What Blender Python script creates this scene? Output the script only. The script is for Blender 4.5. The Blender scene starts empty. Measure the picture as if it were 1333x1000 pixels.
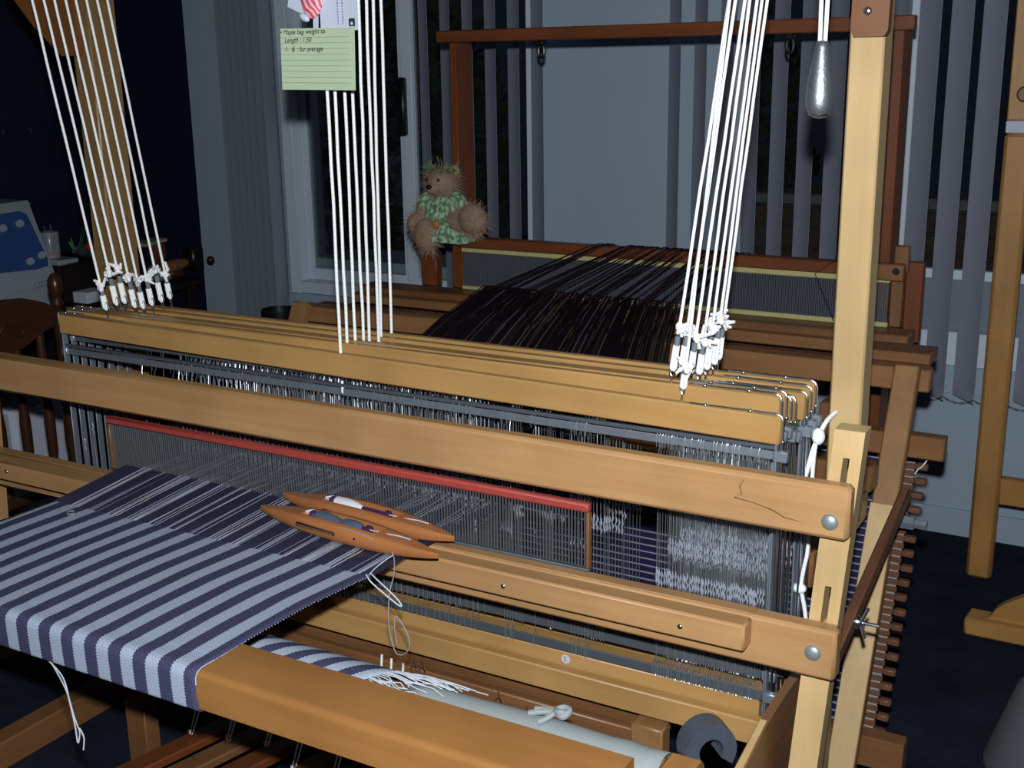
import bpy, math, random
from mathutils import Vector, Matrix, Quaternion, noise as mnoise
random.seed(7)
SC = bpy.context.scene
COL = SC.collection

# ------------------------------------------------------------------ camera, sky, flash, exposure
cd = bpy.data.cameras.new('camera'); cam = bpy.data.objects.new('camera', cd); COL.objects.link(cam)
cd.sensor_width = 36.0; cd.lens = 41.895; cd.clip_start = 0.05; cd.clip_end = 60
CAM = Vector((0.41243, -1.73349, 1.66))
cx, cyv, cz = Vector((0.86791, 0.49651, -0.01483)), Vector((-0.11524, 0.23032, 0.96627)), Vector((0.48318, -0.83692, 0.25711))
cz = cz.normalized(); cx = (cx - cz * cx.dot(cz)).normalized(); cyv = cz.cross(cx)
cam.matrix_world = Matrix(((cx.x, cyv.x, cz.x, CAM.x), (cx.y, cyv.y, cz.y, CAM.y), (cx.z, cyv.z, cz.z, CAM.z), (0, 0, 0, 1)))
SC.camera = cam
w = bpy.data.worlds.new('night'); SC.world = w; w.use_nodes = True
w.node_tree.nodes['Background'].inputs[0].default_value = (0.35, 0.45, 0.8, 1)
w.node_tree.nodes['Background'].inputs[1].default_value = 0.012
fl = bpy.data.lights.new('flash', 'POINT'); fl.energy = 262; fl.color = (0.92, 0.975, 1.0); fl.shadow_soft_size = 0.018
flo = bpy.data.objects.new('flash', fl); COL.objects.link(flo); flo.location = CAM + cyv * 0.112 + cz * 0.02
SC.view_settings.view_transform = 'Standard'; SC.view_settings.look = 'None'
SC.view_settings.gamma = 1; SC.view_settings.use_curve_mapping = False
SC.view_settings.exposure = 0.0

# ------------------------------------------------------------------ materials
def newmat(name):
    m = bpy.data.materials.new(name); m.use_nodes = True
    nt = m.node_tree; b = nt.nodes['Principled BSDF']
    return m, nt, b
def N(nt, t, **kw):
    n = nt.nodes.new(t)
    for k, v in kw.items(): setattr(n, k, v)
    return n
def bump(nt, b, h, strength, dist=0.001):
    bp = N(nt, 'ShaderNodeBump'); bp.inputs['Strength'].default_value = strength; bp.inputs['Distance'].default_value = dist
    nt.links.new(h, bp.inputs['Height']); nt.links.new(bp.outputs['Normal'], b.inputs['Normal'])
def plain(name, col, rough=0.5, metal=0.0, spec=0.5, nscale=0, namt=0.15, bstr=0, coat=0):
    m, nt, b = newmat(name)
    b.inputs['Base Color'].default_value = (*col, 1); b.inputs['Roughness'].default_value = rough
    b.inputs['Metallic'].default_value = metal; b.inputs['Specular IOR Level'].default_value = spec
    if coat: b.inputs['Coat Weight'].default_value = coat
    if nscale:
        tc = N(nt, 'ShaderNodeTexCoord'); no = N(nt, 'ShaderNodeTexNoise'); no.inputs['Scale'].default_value = nscale
        no.inputs['Detail'].default_value = 4
        nt.links.new(tc.outputs['Object'], no.inputs['Vector'])
        mx = N(nt, 'ShaderNodeMix', data_type='RGBA')
        mx.inputs['A'].default_value = (*[max(0, c * (1 - namt)) for c in col], 1)
        mx.inputs['B'].default_value = (*[min(1, c * (1 + namt)) for c in col], 1)
        nt.links.new(no.outputs['Fac'], mx.inputs['Factor']); nt.links.new(mx.outputs['Result'], b.inputs['Base Color'])
        if bstr: bump(nt, b, no.outputs['Fac'], bstr, 0.002)
    return m
def wood(name, c1, c2, axis='X', rough=0.38, grain=1.0, spec=0.4):
    m, nt, b = newmat(name)
    tc = N(nt, 'ShaderNodeTexCoord'); oi = N(nt, 'ShaderNodeObjectInfo')
    mp = N(nt, 'ShaderNodeMapping')
    s = {'X': (1.2, 22, 22), 'Y': (22, 1.2, 22), 'Z': (22, 22, 1.2)}[axis]
    mp.inputs['Scale'].default_value = s
    nt.links.new(tc.outputs['Object'], mp.inputs['Vector'])
    mul = N(nt, 'ShaderNodeMath', operation='MULTIPLY'); mul.inputs[1].default_value = 37.0
    nt.links.new(oi.outputs['Random'], mul.inputs[0])
    n1 = N(nt, 'ShaderNodeTexNoise', noise_dimensions='4D'); n1.inputs['Scale'].default_value = 1.6
    n1.inputs['Detail'].default_value = 6; n1.inputs['Roughness'].default_value = 0.62; n1.inputs['Distortion'].default_value = 0.7
    nt.links.new(mp.outputs['Vector'], n1.inputs['Vector']); nt.links.new(mul.outputs[0], n1.inputs['W'])
    n2 = N(nt, 'ShaderNodeTexNoise', noise_dimensions='4D'); n2.inputs['Scale'].default_value = 5.0; n2.inputs['Detail'].default_value = 2
    nt.links.new(tc.outputs['Object'], n2.inputs['Vector']); nt.links.new(mul.outputs[0], n2.inputs['W'])
    cr = N(nt, 'ShaderNodeValToRGB')
    cr.color_ramp.elements[0].position = 0.5 - 0.28 / grain; cr.color_ramp.elements[1].position = 0.5 + 0.25 / grain
    cr.color_ramp.elements[0].color = (*c2, 1); cr.color_ramp.elements[1].color = (*c1, 1)
    nt.links.new(n1.outputs['Fac'], cr.inputs['Fac'])
    mx = N(nt, 'ShaderNodeMix', data_type='RGBA', blend_type='MULTIPLY')
    r2 = N(nt, 'ShaderNodeMapRange'); r2.inputs['From Min'].default_value = 0.35; r2.inputs['From Max'].default_value = 0.65
    r2.inputs['To Min'].default_value = 0.86; r2.inputs['To Max'].default_value = 1.06
    nt.links.new(n2.outputs['Fac'], r2.inputs['Value'])
    mx.inputs['Factor'].default_value = 1
    nt.links.new(cr.outputs['Color'], mx.inputs['A']); nt.links.new(r2.outputs['Result'], mx.inputs['B'])
    nt.links.new(mx.outputs['Result'], b.inputs['Base Color'])
    b.inputs['Roughness'].default_value = rough; b.inputs['Specular IOR Level'].default_value = spec
    bump(nt, b, n1.outputs['Fac'], 0.12, 0.001)
    return m
def dual(name, c1, c2, rr=None, **kw):
    return {a: wood(name + '_' + a.lower(), c1, c2, a, **kw) for a in 'XYZ'}
MAPLE = dual('maple', (0.47, 0.268, 0.122), (0.365, 0.190, 0.074))
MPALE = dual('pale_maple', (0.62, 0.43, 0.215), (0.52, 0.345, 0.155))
MGOLD = dual('golden_maple', (0.48, 0.280, 0.105), (0.40, 0.218, 0.072))
HONEY = dual('honey_maple', (0.32, 0.150, 0.045), (0.255, 0.108, 0.030), rough=0.42)
BROWN = dual('brown_wood', (0.24, 0.112, 0.046), (0.16, 0.068, 0.027))
PEGW = dual('peg_wood', (0.17, 0.078, 0.042), (0.12, 0.05, 0.027))
BEAMW = dual('walnut_brown', (0.31, 0.155, 0.066), (0.22, 0.098, 0.038))
REDW = dual('reddish_wood', (0.20, 0.058, 0.019), (0.13, 0.035, 0.013))
DARKW = dual('dark_wood', (0.052, 0.019, 0.008), (0.027, 0.010, 0.005), rough=0.3)
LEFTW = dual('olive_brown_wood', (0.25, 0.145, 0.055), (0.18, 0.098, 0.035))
TABLEW = dual('black_wood', (0.018, 0.012, 0.012), (0.010, 0.007, 0.008), rough=0.6, spec=0.1)
TAN = dual('tan_wood', (0.31, 0.165, 0.066), (0.23, 0.112, 0.042))
SHUT = dual('cherry_wood', (0.42, 0.165, 0.058), (0.35, 0.125, 0.042), rough=0.34)
steel = plain('bright_steel', (0.72, 0.75, 0.8), 0.22, 1.0)
galv = plain('galvanised_steel', (0.33, 0.38, 0.45), 0.45, 0.75, nscale=60, namt=0.2)
darkbar = plain('dull_grey_bar', (0.10, 0.115, 0.135), 0.5, 0.4, nscale=30)
heddlem = plain('heddle_wire', (0.40, 0.43, 0.47), 0.36, 0.7)
eyem = plain('heddle_eye', (0.62, 0.67, 0.78), 0.27, 0.6)  # paler than the heddle wire: flash glints put into the colour
boltm = plain('zinc_bolt', (0.36, 0.41, 0.43), 0.42, 0.6)
iron = plain('painted_cast_iron', (0.10, 0.115, 0.15), 0.4, 0.5, nscale=90, bstr=0.1)
black = plain('black_plastic', (0.006, 0.006, 0.008), 0.35)
cordm, nt_, b_ = newmat('white_cord')
b_.inputs['Base Color'].default_value = (0.92, 0.93, 0.93, 1); b_.inputs['Roughness'].default_value = 0.85
tc_ = N(nt_, 'ShaderNodeTexCoord'); wv_ = N(nt_, 'ShaderNodeTexWave', bands_direction='DIAGONAL'); wv_.inputs['Scale'].default_value = 60
nt_.links.new(tc_.outputs['Object'], wv_.inputs['Vector']); bump(nt_, b_, wv_.outputs['Fac'], 0.35, 0.001)
sleeve = plain('grey_sleeve', (0.16, 0.19, 0.24), 0.4)
redcap = plain('red_binding', (0.36, 0.052, 0.042), 0.45, nscale=80, namt=0.2)
dentm = plain('reed_dent', (0.19, 0.20, 0.215), 0.45, 0.6)
brass = plain('yellow_binding', (0.46, 0.42, 0.18), 0.6, nscale=60)
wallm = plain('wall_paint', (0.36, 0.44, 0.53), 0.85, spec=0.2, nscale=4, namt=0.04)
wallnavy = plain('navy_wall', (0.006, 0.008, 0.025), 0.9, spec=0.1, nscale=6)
framew = plain('white_frame', (0.62, 0.70, 0.80), 0.45)
slatm = plain('blind_fabric', (0.35, 0.375, 0.465), 0.85, spec=0.2, nscale=120, namt=0.06)
slatl = plain('stacked_blind_fabric', (0.32, 0.36, 0.42), 0.85, spec=0.2, nscale=120, namt=0.06)
white = plain('white_paper', (0.55, 0.58, 0.70), 0.7)
paperg = plain('green_yellow_paper', (0.46, 0.545, 0.37), 0.8, nscale=9, namt=0.05)
ink = plain('ink', (0.02, 0.025, 0.03), 0.6)
inkline = plain('ruled_line', (0.33, 0.40, 0.30), 0.8)
glassm, nt_, b_ = newmat('window_glass')
nt_.nodes.remove(b_); tr_ = N(nt_, 'ShaderNodeBsdfTransparent'); gl_ = N(nt_, 'ShaderNodeBsdfGlossy'); gl_.inputs['Roughness'].default_value = 0.02
fr_ = N(nt_, 'ShaderNodeFresnel'); fr_.inputs['IOR'].default_value = 1.5; ms_ = N(nt_, 'ShaderNodeMixShader')
tr_.inputs['Color'].default_value = (0.8, 0.85, 0.85, 1)
nt_.links.new(fr_.outputs[0], ms_.inputs[0]); nt_.links.new(tr_.outputs[0], ms_.inputs[1]); nt_.links.new(gl_.outputs[0], ms_.inputs[2])
nt_.links.new(ms_.outputs[0], nt_.nodes['Material Output'].inputs['Surface'])
clearp = plain('clear_plastic', (0.5, 0.55, 0.62), 0.2)
clearp.node_tree.nodes['Principled BSDF'].inputs['Alpha'].default_value = 0.35
carpet, nt_, b_ = newmat('navy_carpet')
tc_ = N(nt_, 'ShaderNodeTexCoord'); a_ = N(nt_, 'ShaderNodeTexNoise'); a_.inputs['Scale'].default_value = 260; a_.inputs['Detail'].default_value = 3
c_ = N(nt_, 'ShaderNodeTexNoise'); c_.inputs['Scale'].default_value = 6; c_.inputs['Detail'].default_value = 5
nt_.links.new(tc_.outputs['Object'], a_.inputs['Vector']); nt_.links.new(tc_.outputs['Object'], c_.inputs['Vector'])
mm_ = N(nt_, 'ShaderNodeMath', operation='MULTIPLY'); nt_.links.new(a_.outputs['Fac'], mm_.inputs[0]); nt_.links.new(c_.outputs['Fac'], mm_.inputs[1])
cr_ = N(nt_, 'ShaderNodeValToRGB'); cr_.color_ramp.elements[0].position = 0.1; cr_.color_ramp.elements[1].position = 0.45
cr_.color_ramp.elements[0].color = (0.010, 0.012, 0.022, 1); cr_.color_ramp.elements[1].color = (0.032, 0.036, 0.062, 1)
nt_.links.new(mm_.outputs[0], cr_.inputs['Fac']); nt_.links.new(cr_.outputs['Color'], b_.inputs['Base Color'])
b_.inputs['Roughness'].default_value = 1; b_.inputs['Specular IOR Level'].default_value = 0.05; bump(nt_, b_, a_.outputs['Fac'], 0.8, 0.006)

PERIOD, LIGHTW, EDGE = 0.0535, 0.0268, 0.0235
def cloth_mat(name, bright=1.0):
    m, nt, b = newmat(name)
    uv = N(nt, 'ShaderNodeUVMap'); uv.uv_map = 'UVMap'; sp = N(nt, 'ShaderNodeSeparateXYZ'); nt.links.new(uv.outputs[0], sp.inputs[0])
    L = nt.links.new
    def M(op, a, bb=None, c=None):
        n = N(nt, 'ShaderNodeMath', operation=op)
        for i, v in enumerate((a, bb, c)):
            if v is None: continue
            if isinstance(v, (int, float)): n.inputs[i].default_value = v
            else: L(v, n.inputs[i])
        return n.outputs[0]
    wob = M('MULTIPLY', M('SINE', M('MULTIPLY', sp.outputs[1], 2 * math.pi / 0.0052)), 0.0010)
    u = M('ADD', sp.outputs[0], wob)
    fr = M('FRACT', M('DIVIDE', M('ADD', M('SUBTRACT', u, EDGE), 10 * PERIOD), PERIOD))
    isl = M('MULTIPLY', M('LESS_THAN', fr, LIGHTW / PERIOD), M('GREATER_THAN', u, EDGE))
    # twill picks: fine diagonal lines
    tw = M('SINE', M('MULTIPLY', M('ADD', sp.outputs[0], M('MULTIPLY', sp.outputs[1], 0.8)), 2 * math.pi / 0.0034))
    wf = M('SINE', M('MULTIPLY', sp.outputs[1], 2 * math.pi / 0.0024))
    no = N(nt, 'ShaderNodeTexNoise'); no.inputs['Scale'].default_value = 420; no.inputs['Detail'].default_value = 2; L(uv.outputs[0], no.inputs['Vector'])
    fleck = M('ADD', M('MULTIPLY', tw, 0.16), M('MULTIPLY', M('SUBTRACT', no.outputs['Fac'], 0.5), 1.3))
    fleck = M('ADD', fleck, M('MULTIPLY', wf, 0.10))
    def ramp(c0, c1):
        mx = N(nt, 'ShaderNodeMix', data_type='RGBA'); L(M('ADD', fleck, 0.5), mx.inputs['Factor'])
        mx.inputs['A'].default_value = (*[x * bright for x in c0], 1); mx.inputs['B'].default_value = (*[x * bright for x in c1], 1); return mx.outputs['Result']
    mx = N(nt, 'ShaderNodeMix', data_type='RGBA'); L(isl, mx.inputs['Factor'])
    L(ramp((0.016, 0.018, 0.055), (0.125, 0.130, 0.24)), mx.inputs['A']); L(ramp((0.30, 0.36, 0.50), (0.68, 0.76, 0.94)), mx.inputs['B'])
    L(mx.outputs['Result'], b.inputs['Base Color']); b.inputs['Roughness'].default_value = 0.9; b.inputs['Specular IOR Level'].default_value = 0.15
    bump(nt, b, M('ADD', tw, M('ADD', wf, M('MULTIPLY', no.outputs['Fac'], 2))), 0.35, 0.0006)
    return m
clothm = cloth_mat('striped_cloth', 0.74)
warplight = plain('pale_warp', (0.36, 0.39, 0.48), 0.8)
warpdark = plain('navy_warp', (0.023, 0.022, 0.048), 0.9, spec=0.1)
warpwarm = plain('peach_warp', (0.55, 0.36, 0.27), 0.8)
yarnblue = plain('blue_yarn', (0.065, 0.085, 0.15), 0.9, nscale=300, namt=0.5, bstr=0.6)
yarnwhite = plain('white_yarn', (0.66, 0.68, 0.72), 0.9, nscale=300, namt=0.2, bstr=0.4)
yarngrey = plain('grey_yarn', (0.30, 0.29, 0.30), 0.9)
yarnpale = plain('pale_yarn', (0.55, 0.58, 0.64), 0.9)
plum = plain('plum_bobbin', (0.05, 0.02, 0.07), 0.3)

# ------------------------------------------------------------------ mesh helpers
class MB:
    def __init__(s): s.v = []; s.f = []; s.uv = None
    def add(s, vs, fs):
        o = len(s.v); s.v += [tuple(p) for p in vs]; s.f += [tuple(i + o for i in q) for q in fs]; return s
    def obox(s, c, ax, h, b=0.002):
        b = min(b, 0.45 * min(h)); c = Vector(c); vs = []; idx = {}
        for sx in (-1, 1):
            for sy in (-1, 1):
                for sz in (-1, 1):
                    for k in range(3):
                        o = [sx * h[0], sy * h[1], sz * h[2]]
                        for j, sg in enumerate((sx, sy, sz)):
                            if j != k: o[j] -= sg * b
                        idx[(sx, sy, sz, k)] = len(vs); vs.append(c + ax[0] * o[0] + ax[1] * o[1] + ax[2] * o[2])
        fs = []
        def key(d, k): return idx[(d[0], d[1], d[2], k)]
        for a in range(3):
            p, q = [j for j in range(3) if j != a]
            for sg in (-1, 1):
                f = []
                for (u, v) in ((-1, -1), (1, -1), (1, 1), (-1, 1)):
                    d = [0, 0, 0]; d[a] = sg; d[p] = u; d[q] = v; f.append(key(d, a))
                fs.append(f)
        if b > 0:
            for c3 in range(3):
                a, q = [j for j in range(3) if j != c3]
                for sa in (-1, 1):
                    for sq in (-1, 1):
                        d0 = [0, 0, 0]; d0[a] = sa; d0[q] = sq; d1 = list(d0); d0[c3] = -1; d1[c3] = 1
                        fs.append([key(d0, a), key(d1, a), key(d1, q), key(d0, q)])
            for sx in (-1, 1):
                for sy in (-1, 1):
                    for sz in (-1, 1): fs.append([idx[(sx, sy, sz, k)] for k in range(3)])
        return s.add(vs, fs)
    def box(s, x0, x1, y0, y1, z0, z1, b=0.003):
        return s.obox(((x0 + x1) / 2, (y0 + y1) / 2, (z0 + z1) / 2), (Vector((1, 0, 0)), Vector((0, 1, 0)), Vector((0, 0, 1))),
                      (abs(x1 - x0) / 2, abs(y1 - y0) / 2, abs(z1 - z0) / 2), b)
    def bar(s, p0, p1, wd, ht, side=(1, 0, 0), b=0.003):
        p0, p1 = Vector(p0), Vector(p1); d = (p1 - p0); L = d.length; d.normalize()
        sd = Vector(side); sd = (sd - d * sd.dot(d)).normalized(); up = d.cross(sd)
        return s.obox((p0 + p1) / 2, (d, sd, up), (L / 2, wd / 2, ht / 2), b)
    def tube(s, pts, r, n=6, caps=True):
        pts = [Vector(p) for p in pts]; m = len(pts); vs = []; fs = []
        rr = r if isinstance(r, (list, tuple)) else [r] * m
        prev = None
        for i, p in enumerate(pts):
            t = (pts[min(i + 1, m - 1)] - pts[max(i - 1, 0)])
            if t.length < 1e-9: t = Vector((0, 0, 1))
            t.normalize()
            if prev is None:
                a = Vector((0, 0, 1)) if abs(t.z) < 0.9 else Vector((1, 0, 0)); u = t.cross(a).normalized()
            else:
                u = prev - t * prev.dot(t)
                u = u.normalized() if u.length > 1e-6 else t.orthogonal().normalized()
            prev = u; v = t.cross(u)
            for k in range(n):
                an = 2 * math.pi * k / n; vs.append(p + (u * math.cos(an) + v * math.sin(an)) * rr[i])
        for i in range(m - 1):
            for k in range(n):
                fs.append((i * n + k, i * n + (k + 1) % n, (i + 1) * n + (k + 1) % n, (i + 1) * n + k))
        if caps and n > 2: fs.append(tuple(range(n))[::-1]); fs.append(tuple((m - 1) * n + k for k in range(n)))
        return s.add(vs, fs)
    def lathe(s, prof, org, axis=(0, 0, 1), n=20, a0=0, a1=2 * math.pi):
        ax = Vector(axis).normalized(); u = ax.orthogonal().normalized(); v = ax.cross(u); org = Vector(org); vs = []; fs = []
        m = len(prof)
        for k in range(n):
            an = a0 + (a1 - a0) * k / n; d = u * math.cos(an) + v * math.sin(an)
            for (r, h) in prof: vs.append(org + ax * h + d * r)
        for k in range(n):
            k2 = (k + 1) % n
            for i in range(m - 1): fs.append((k * m + i, k2 * m + i, k2 * m + i + 1, k * m + i + 1))
        if prof[0][0] > 1e-5: fs.append(tuple(k * m for k in range(n))[::-1])
        if prof[-1][0] > 1e-5: fs.append(tuple(k * m + m - 1 for k in range(n)))
        return s.add(vs, fs)
    def ball(s, c, r, nu=14, nv=9, rot=None):
        c = Vector(c); r = r if isinstance(r, (list, tuple)) else (r, r, r); vs = []; fs = []
        for j in range(1, nv):
            ph = math.pi * j / nv
            for k in range(nu):
                th = 2 * math.pi * k / nu
                p = Vector((r[0] * math.sin(ph) * math.cos(th), r[1] * math.sin(ph) * math.sin(th), r[2] * math.cos(ph)))
                vs.append(c + (rot @ p if rot else p))
        tp, bt = Vector((0, 0, r[2])), Vector((0, 0, -r[2]))
        vs.append(c + (rot @ tp if rot else tp)); vs.append(c + (rot @ bt if rot else bt)); T = len(vs) - 2; B = T + 1
        for j in range(nv - 2):
            for k in range(nu): fs.append((j * nu + k, (j + 1) * nu + k, (j + 1) * nu + (k + 1) % nu, j * nu + (k + 1) % nu))
        for k in range(nu):
            fs.append((T, k, (k + 1) % nu)); fs.append((B, (nv - 2) * nu + (k + 1) % nu, (nv - 2) * nu + k))
        return s.add(vs, fs)
    def prism(s, poly, o, ux, uy, d):
        o, ux, uy, d = Vector(o), Vector(ux), Vector(uy), Vector(d); n = len(poly)
        vs = [o + ux * a + uy * b for a, b in poly] + [o + ux * a + uy * b + d for a, b in poly]
        fs = [tuple(range(n))[::-1], tuple(range(n, 2 * n))] + [(i, (i + 1) % n, n + (i + 1) % n, n + i) for i in range(n)]
        return s.add(vs, fs)
    def mesh(s, name, off, sharp=40, recalc=True):
        me = bpy.data.meshes.new(name)
        me.from_pydata([(x - off.x, y - off.y, z - off.z) for x, y, z in s.v], [], s.f)
        if s.uv:
            ul = me.uv_layers.new(name='UVMap'); k = 0
            for f in s.f:
                for i in f: ul.data[k].uv = s.uv[i]; k += 1
        if recalc:
            import bmesh
            bm = bmesh.new(); bm.from_mesh(me); bmesh.ops.recalc_face_normals(bm, faces=bm.faces); bm.to_mesh(me); bm.free()
        if sharp:
            me.shade_smooth(); me.set_sharp_from_angle(angle=math.radians(sharp))
        return me
def wloc(o):
    p = Vector((0, 0, 0))
    while o is not None: p += o.location; o = o.parent
    return p
def tag(o, label=None, cat=None, group=None, kind=None):
    for k, v in (('label', label), ('category', cat), ('group', group), ('kind', kind)):
        if v: o[k] = v
    return o
def thing(name, loc, label, cat, group=None):
    o = bpy.data.objects.new(name, None); o.empty_display_size = 0.05; COL.objects.link(o); o.location = loc
    return tag(o, label, cat, group)
def part(name, mb, mat, parent=None, sharp=40, kind=None, label=None, recalc=True, loc=None):
    off = Vector(loc) if loc else (wloc(parent) if parent else Vector((0, 0, 0)))
    me = mb.mesh(name, off, sharp, recalc) if isinstance(mb, MB) else mb
    me.materials.append(mat)
    o = bpy.data.objects.new(name, me); COL.objects.link(o)
    if parent: o.parent = parent
    elif loc: o.location = loc
    if kind: o['kind'] = kind
    if label: o['label'] = label
    return o
def solo(name, mb, mat, loc, label, cat, group=None, sharp=40):
    return tag(part(name, mb, mat, None, sharp, loc=loc), label, cat, group)
def dup(o, parent=None):
    c = o.copy(); COL.objects.link(c)
    if parent: c.parent = parent
    for ch in list(o.children): dup(ch, c)
    return c
def dome(mb, c, axis, r, h):
    return mb.lathe([(r, -0.002), (r, 0)] + [(r * math.cos(a), h * math.sin(a)) for a in [math.pi / 2 * i / 5 for i in range(1, 5)]] + [(0.00001, h)], c, axis, 18)

def glyphs(name, fc, mat, parent, loc, rot):
    fo = bpy.data.objects.new(name, fc); COL.objects.link(fo); bpy.context.view_layer.update()
    me = bpy.data.meshes.new_from_object(fo.evaluated_get(bpy.context.evaluated_depsgraph_get()))
    bpy.data.objects.remove(fo); o = bpy.data.objects.new(name, me); COL.objects.link(o); me.materials.clear(); me.materials.append(mat)
    o.parent = parent; o.location = loc; o.rotation_euler = rot; return o

def smooth(pts, n=5):
    P = [Vector(p) for p in pts]; out = []
    for i in range(len(P) - 1):
        a, b, c, d = P[max(i - 1, 0)], P[i], P[i + 1], P[min(i + 2, len(P) - 1)]
        for k in range(n):
            t = k / n; out.append(.5 * (2 * b + (c - a) * t + (2 * a - 5 * b + 4 * c - d) * t * t + (3 * b - a - 3 * c + d) * t ** 3))
    return out + [P[-1]]

# ------------------------------------------------------------------ the room
YW = 2.55
def struct(name, mb, mat, sharp=40): return tag(part(name, mb, mat, None, sharp), kind='structure')
struct('floor', MB().box(-3.9, 1.6, -2.6, 2.6, -0.05, 0.0, 0.001), carpet)
wb = MB()
wb.box(-3.9, -3.2, YW, YW + .12, 0, 2.6, .001); wb.box(-3.2, -1.9, YW, YW + .12, 0, .66, .001); wb.box(-1.9, -1.1, YW, YW + .12, 0, 2.6, .001)
wb.box(-1.1, 1.0, YW, YW + .12, 0, .63, .001); wb.box(1.0, 1.6, YW, YW + .12, 0, 2.6, .001); wb.box(-3.2, -1.9, YW, YW + .12, 2.3, 2.6, .001); wb.box(-1.1, 1.0, YW, YW + .12, 2.3, 2.6, .001)
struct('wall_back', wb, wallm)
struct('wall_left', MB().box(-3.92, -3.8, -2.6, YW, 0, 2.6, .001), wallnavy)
struct('baseboard_back', MB().box(-3.8, 1.6, YW - .014, YW, 0, .1, .004), wallm)
# windows
w1 = thing('window_1', (-2.55, YW + .05, .66), None, None); w1['kind'] = 'structure'
f1 = MB(); f1.box(-3.21, -3.15, 2.50, 2.62, .66, 2.3); f1.box(-3.152, -1.9, 2.502, 2.618, .662, .72); f1.box(-1.95, -1.902, 2.504, 2.616, .718, 2.3); f1.box(-3.152, -1.9, 2.506, 2.614, 2.24, 2.298)
part('frame', f1, framew, w1)
f1 = MB(); f1.box(-3.15, -3.115, 2.555, 2.59, .72, 2.24); f1.box(-3.115, -2.6, 2.555, 2.59, .72, .775); f1.box(-2.6, -2.56, 2.555, 2.59, .72, 2.24); f1.box(-3.115, -2.6, 2.555, 2.59, 2.19, 2.24)
sash = part('sash', f1, framew, w1); part('pane', MB().box(-3.115, -2.6, 2.57, 2.576, .775, 2.19, .001), glassm, sash)
f1 = MB(); f1.box(-2.555, -2.5, 2.51, 2.55, .72, 2.24); f1.box(-2.5, -1.95, 2.52, 2.55, .72, .775)
sash = part('sash', f1, framew, w1); part('pane', MB().box(-2.5, -1.95, 2.532, 2.538, .775, 2.24, .001), glassm, sash)
part('handle', MB().box(-2.562, -2.522, 2.480, 2.512, 1.385, 1.625, .008), black, sash)
part('outer_sill', MB().box(-3.15, -1.95, 2.625, 2.95, .74, .812, .004), framew, w1)
w2 = thing('window_2', (-.1, YW + .05, .63), None, None); w2['kind'] = 'structure'
f1 = MB(); f1.box(-1.1, -1.05, 2.53, 2.62, .63, 2.3); f1.box(-1.1, 1.0, 2.52, 2.66, .63, .75); f1.box(.95, 1.0, 2.53, 2.62, .75, 2.3); f1.box(-1.1, 1, 2.53, 2.62, 2.24, 2.3)
f1.box(-.515, -.497, 2.53, 2.62, .75, 2.24); f1.box(-.492, -.465, 2.53, 2.62, .75, 2.24)
part('frame', f1, framew, w2)
for (a, c) in ((-1.05, -.515), (-.465, .95)):
    sash = part('sash', MB().box(a, c, 2.56, 2.6, .925, .96), framew, w2)
    part('pane', MB().box(a, c, 2.577, 2.583, .96, 2.24, .001), glassm, sash)
    part('lower_panel', MB().box(a, c, 2.575, 2.585, .75, .925, .001), plain('grey_panel', (.17, .21, .26), .5), sash)
# night garden beyond the glass
struct('garden_ground_1', MB().box(-6, 3, 2.7, 9, -.2, -.02, .01), plain('dark_ground', (.05, .05, .045), .95, nscale=9, namt=.5))  # dark ground slab of the garden outside
gw = thing('garden_wall', (-.5, 4.2, -.02), 'low brown brick wall in the dark garden outside the right window', 'wall')
part('coping', MB().box(-1.6, 2.6, 4.15, 4.45, .975, 1.03, .008), plain('coping_stone', (.3, .27, .24), .9), gw)
bm_ = plain('brown_brick', (.16, .08, .055), .9, nscale=40, namt=.3)
part('mortar', MB().box(-1.58, 2.58, 4.2, 4.4, -.02, .975, .004), plain('mortar', (.12, .11, .1), .95), gw)
brick_me = None
for r in range(9):
    for c in range(17):
        x = -1.57 + c * .245 + (.12 if r % 2 else 0)
        if brick_me is None: bo = part('brick', MB().box(0, .232, 0, .03, 0, .098, .006), bm_, None); brick_me = bo; bo.parent = gw
        else: bo = brick_me.copy(); COL.objects.link(bo)
        bo.location = Vector((x, 4.18, .0 + r * .108)) - gw.location
leafm = plain('hedge_leaf', (.03, .05, .018), .8)
for i, (hx, hy, hw) in enumerate(((-3.9, 4.6, .65), (-2.2, 4.9, .75))):
    mb = MB()
    for k in range(1500):
        th, ph = random.random() * 6.28, math.acos(random.uniform(-1, 1)); rr = random.uniform(.75, 1)
        c = Vector((hx + hw * rr * math.sin(ph) * math.cos(th), hy + .5 * rr * math.sin(ph) * math.sin(th), 1.1 + 1.1 * rr * math.cos(ph)))
        a = Vector((random.gauss(0, 1), random.gauss(0, 1), random.gauss(0, 1))).normalized() * .06; bvec = a.orthogonal().normalized() * .03
        mb.add([c - a, c + bvec, c + a, c - bvec], [(0, 1, 2, 3)])
    h = thing('garden_shrub', (hx, hy, 0), ['dark leafy shrub outside the left window, the left one', 'dark leafy shrub outside, behind the left blind'][i], 'shrub')
    lf = part('foliage', mb, leafm, h, recalc=False, sharp=0); lf['kind'] = 'stuff'
    part('trunk', MB().tube([(hx, hy, 0), (hx + .02, hy, .5), (hx, hy, 1.2)], .05, 8), DARKW['Z'], h)

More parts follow.
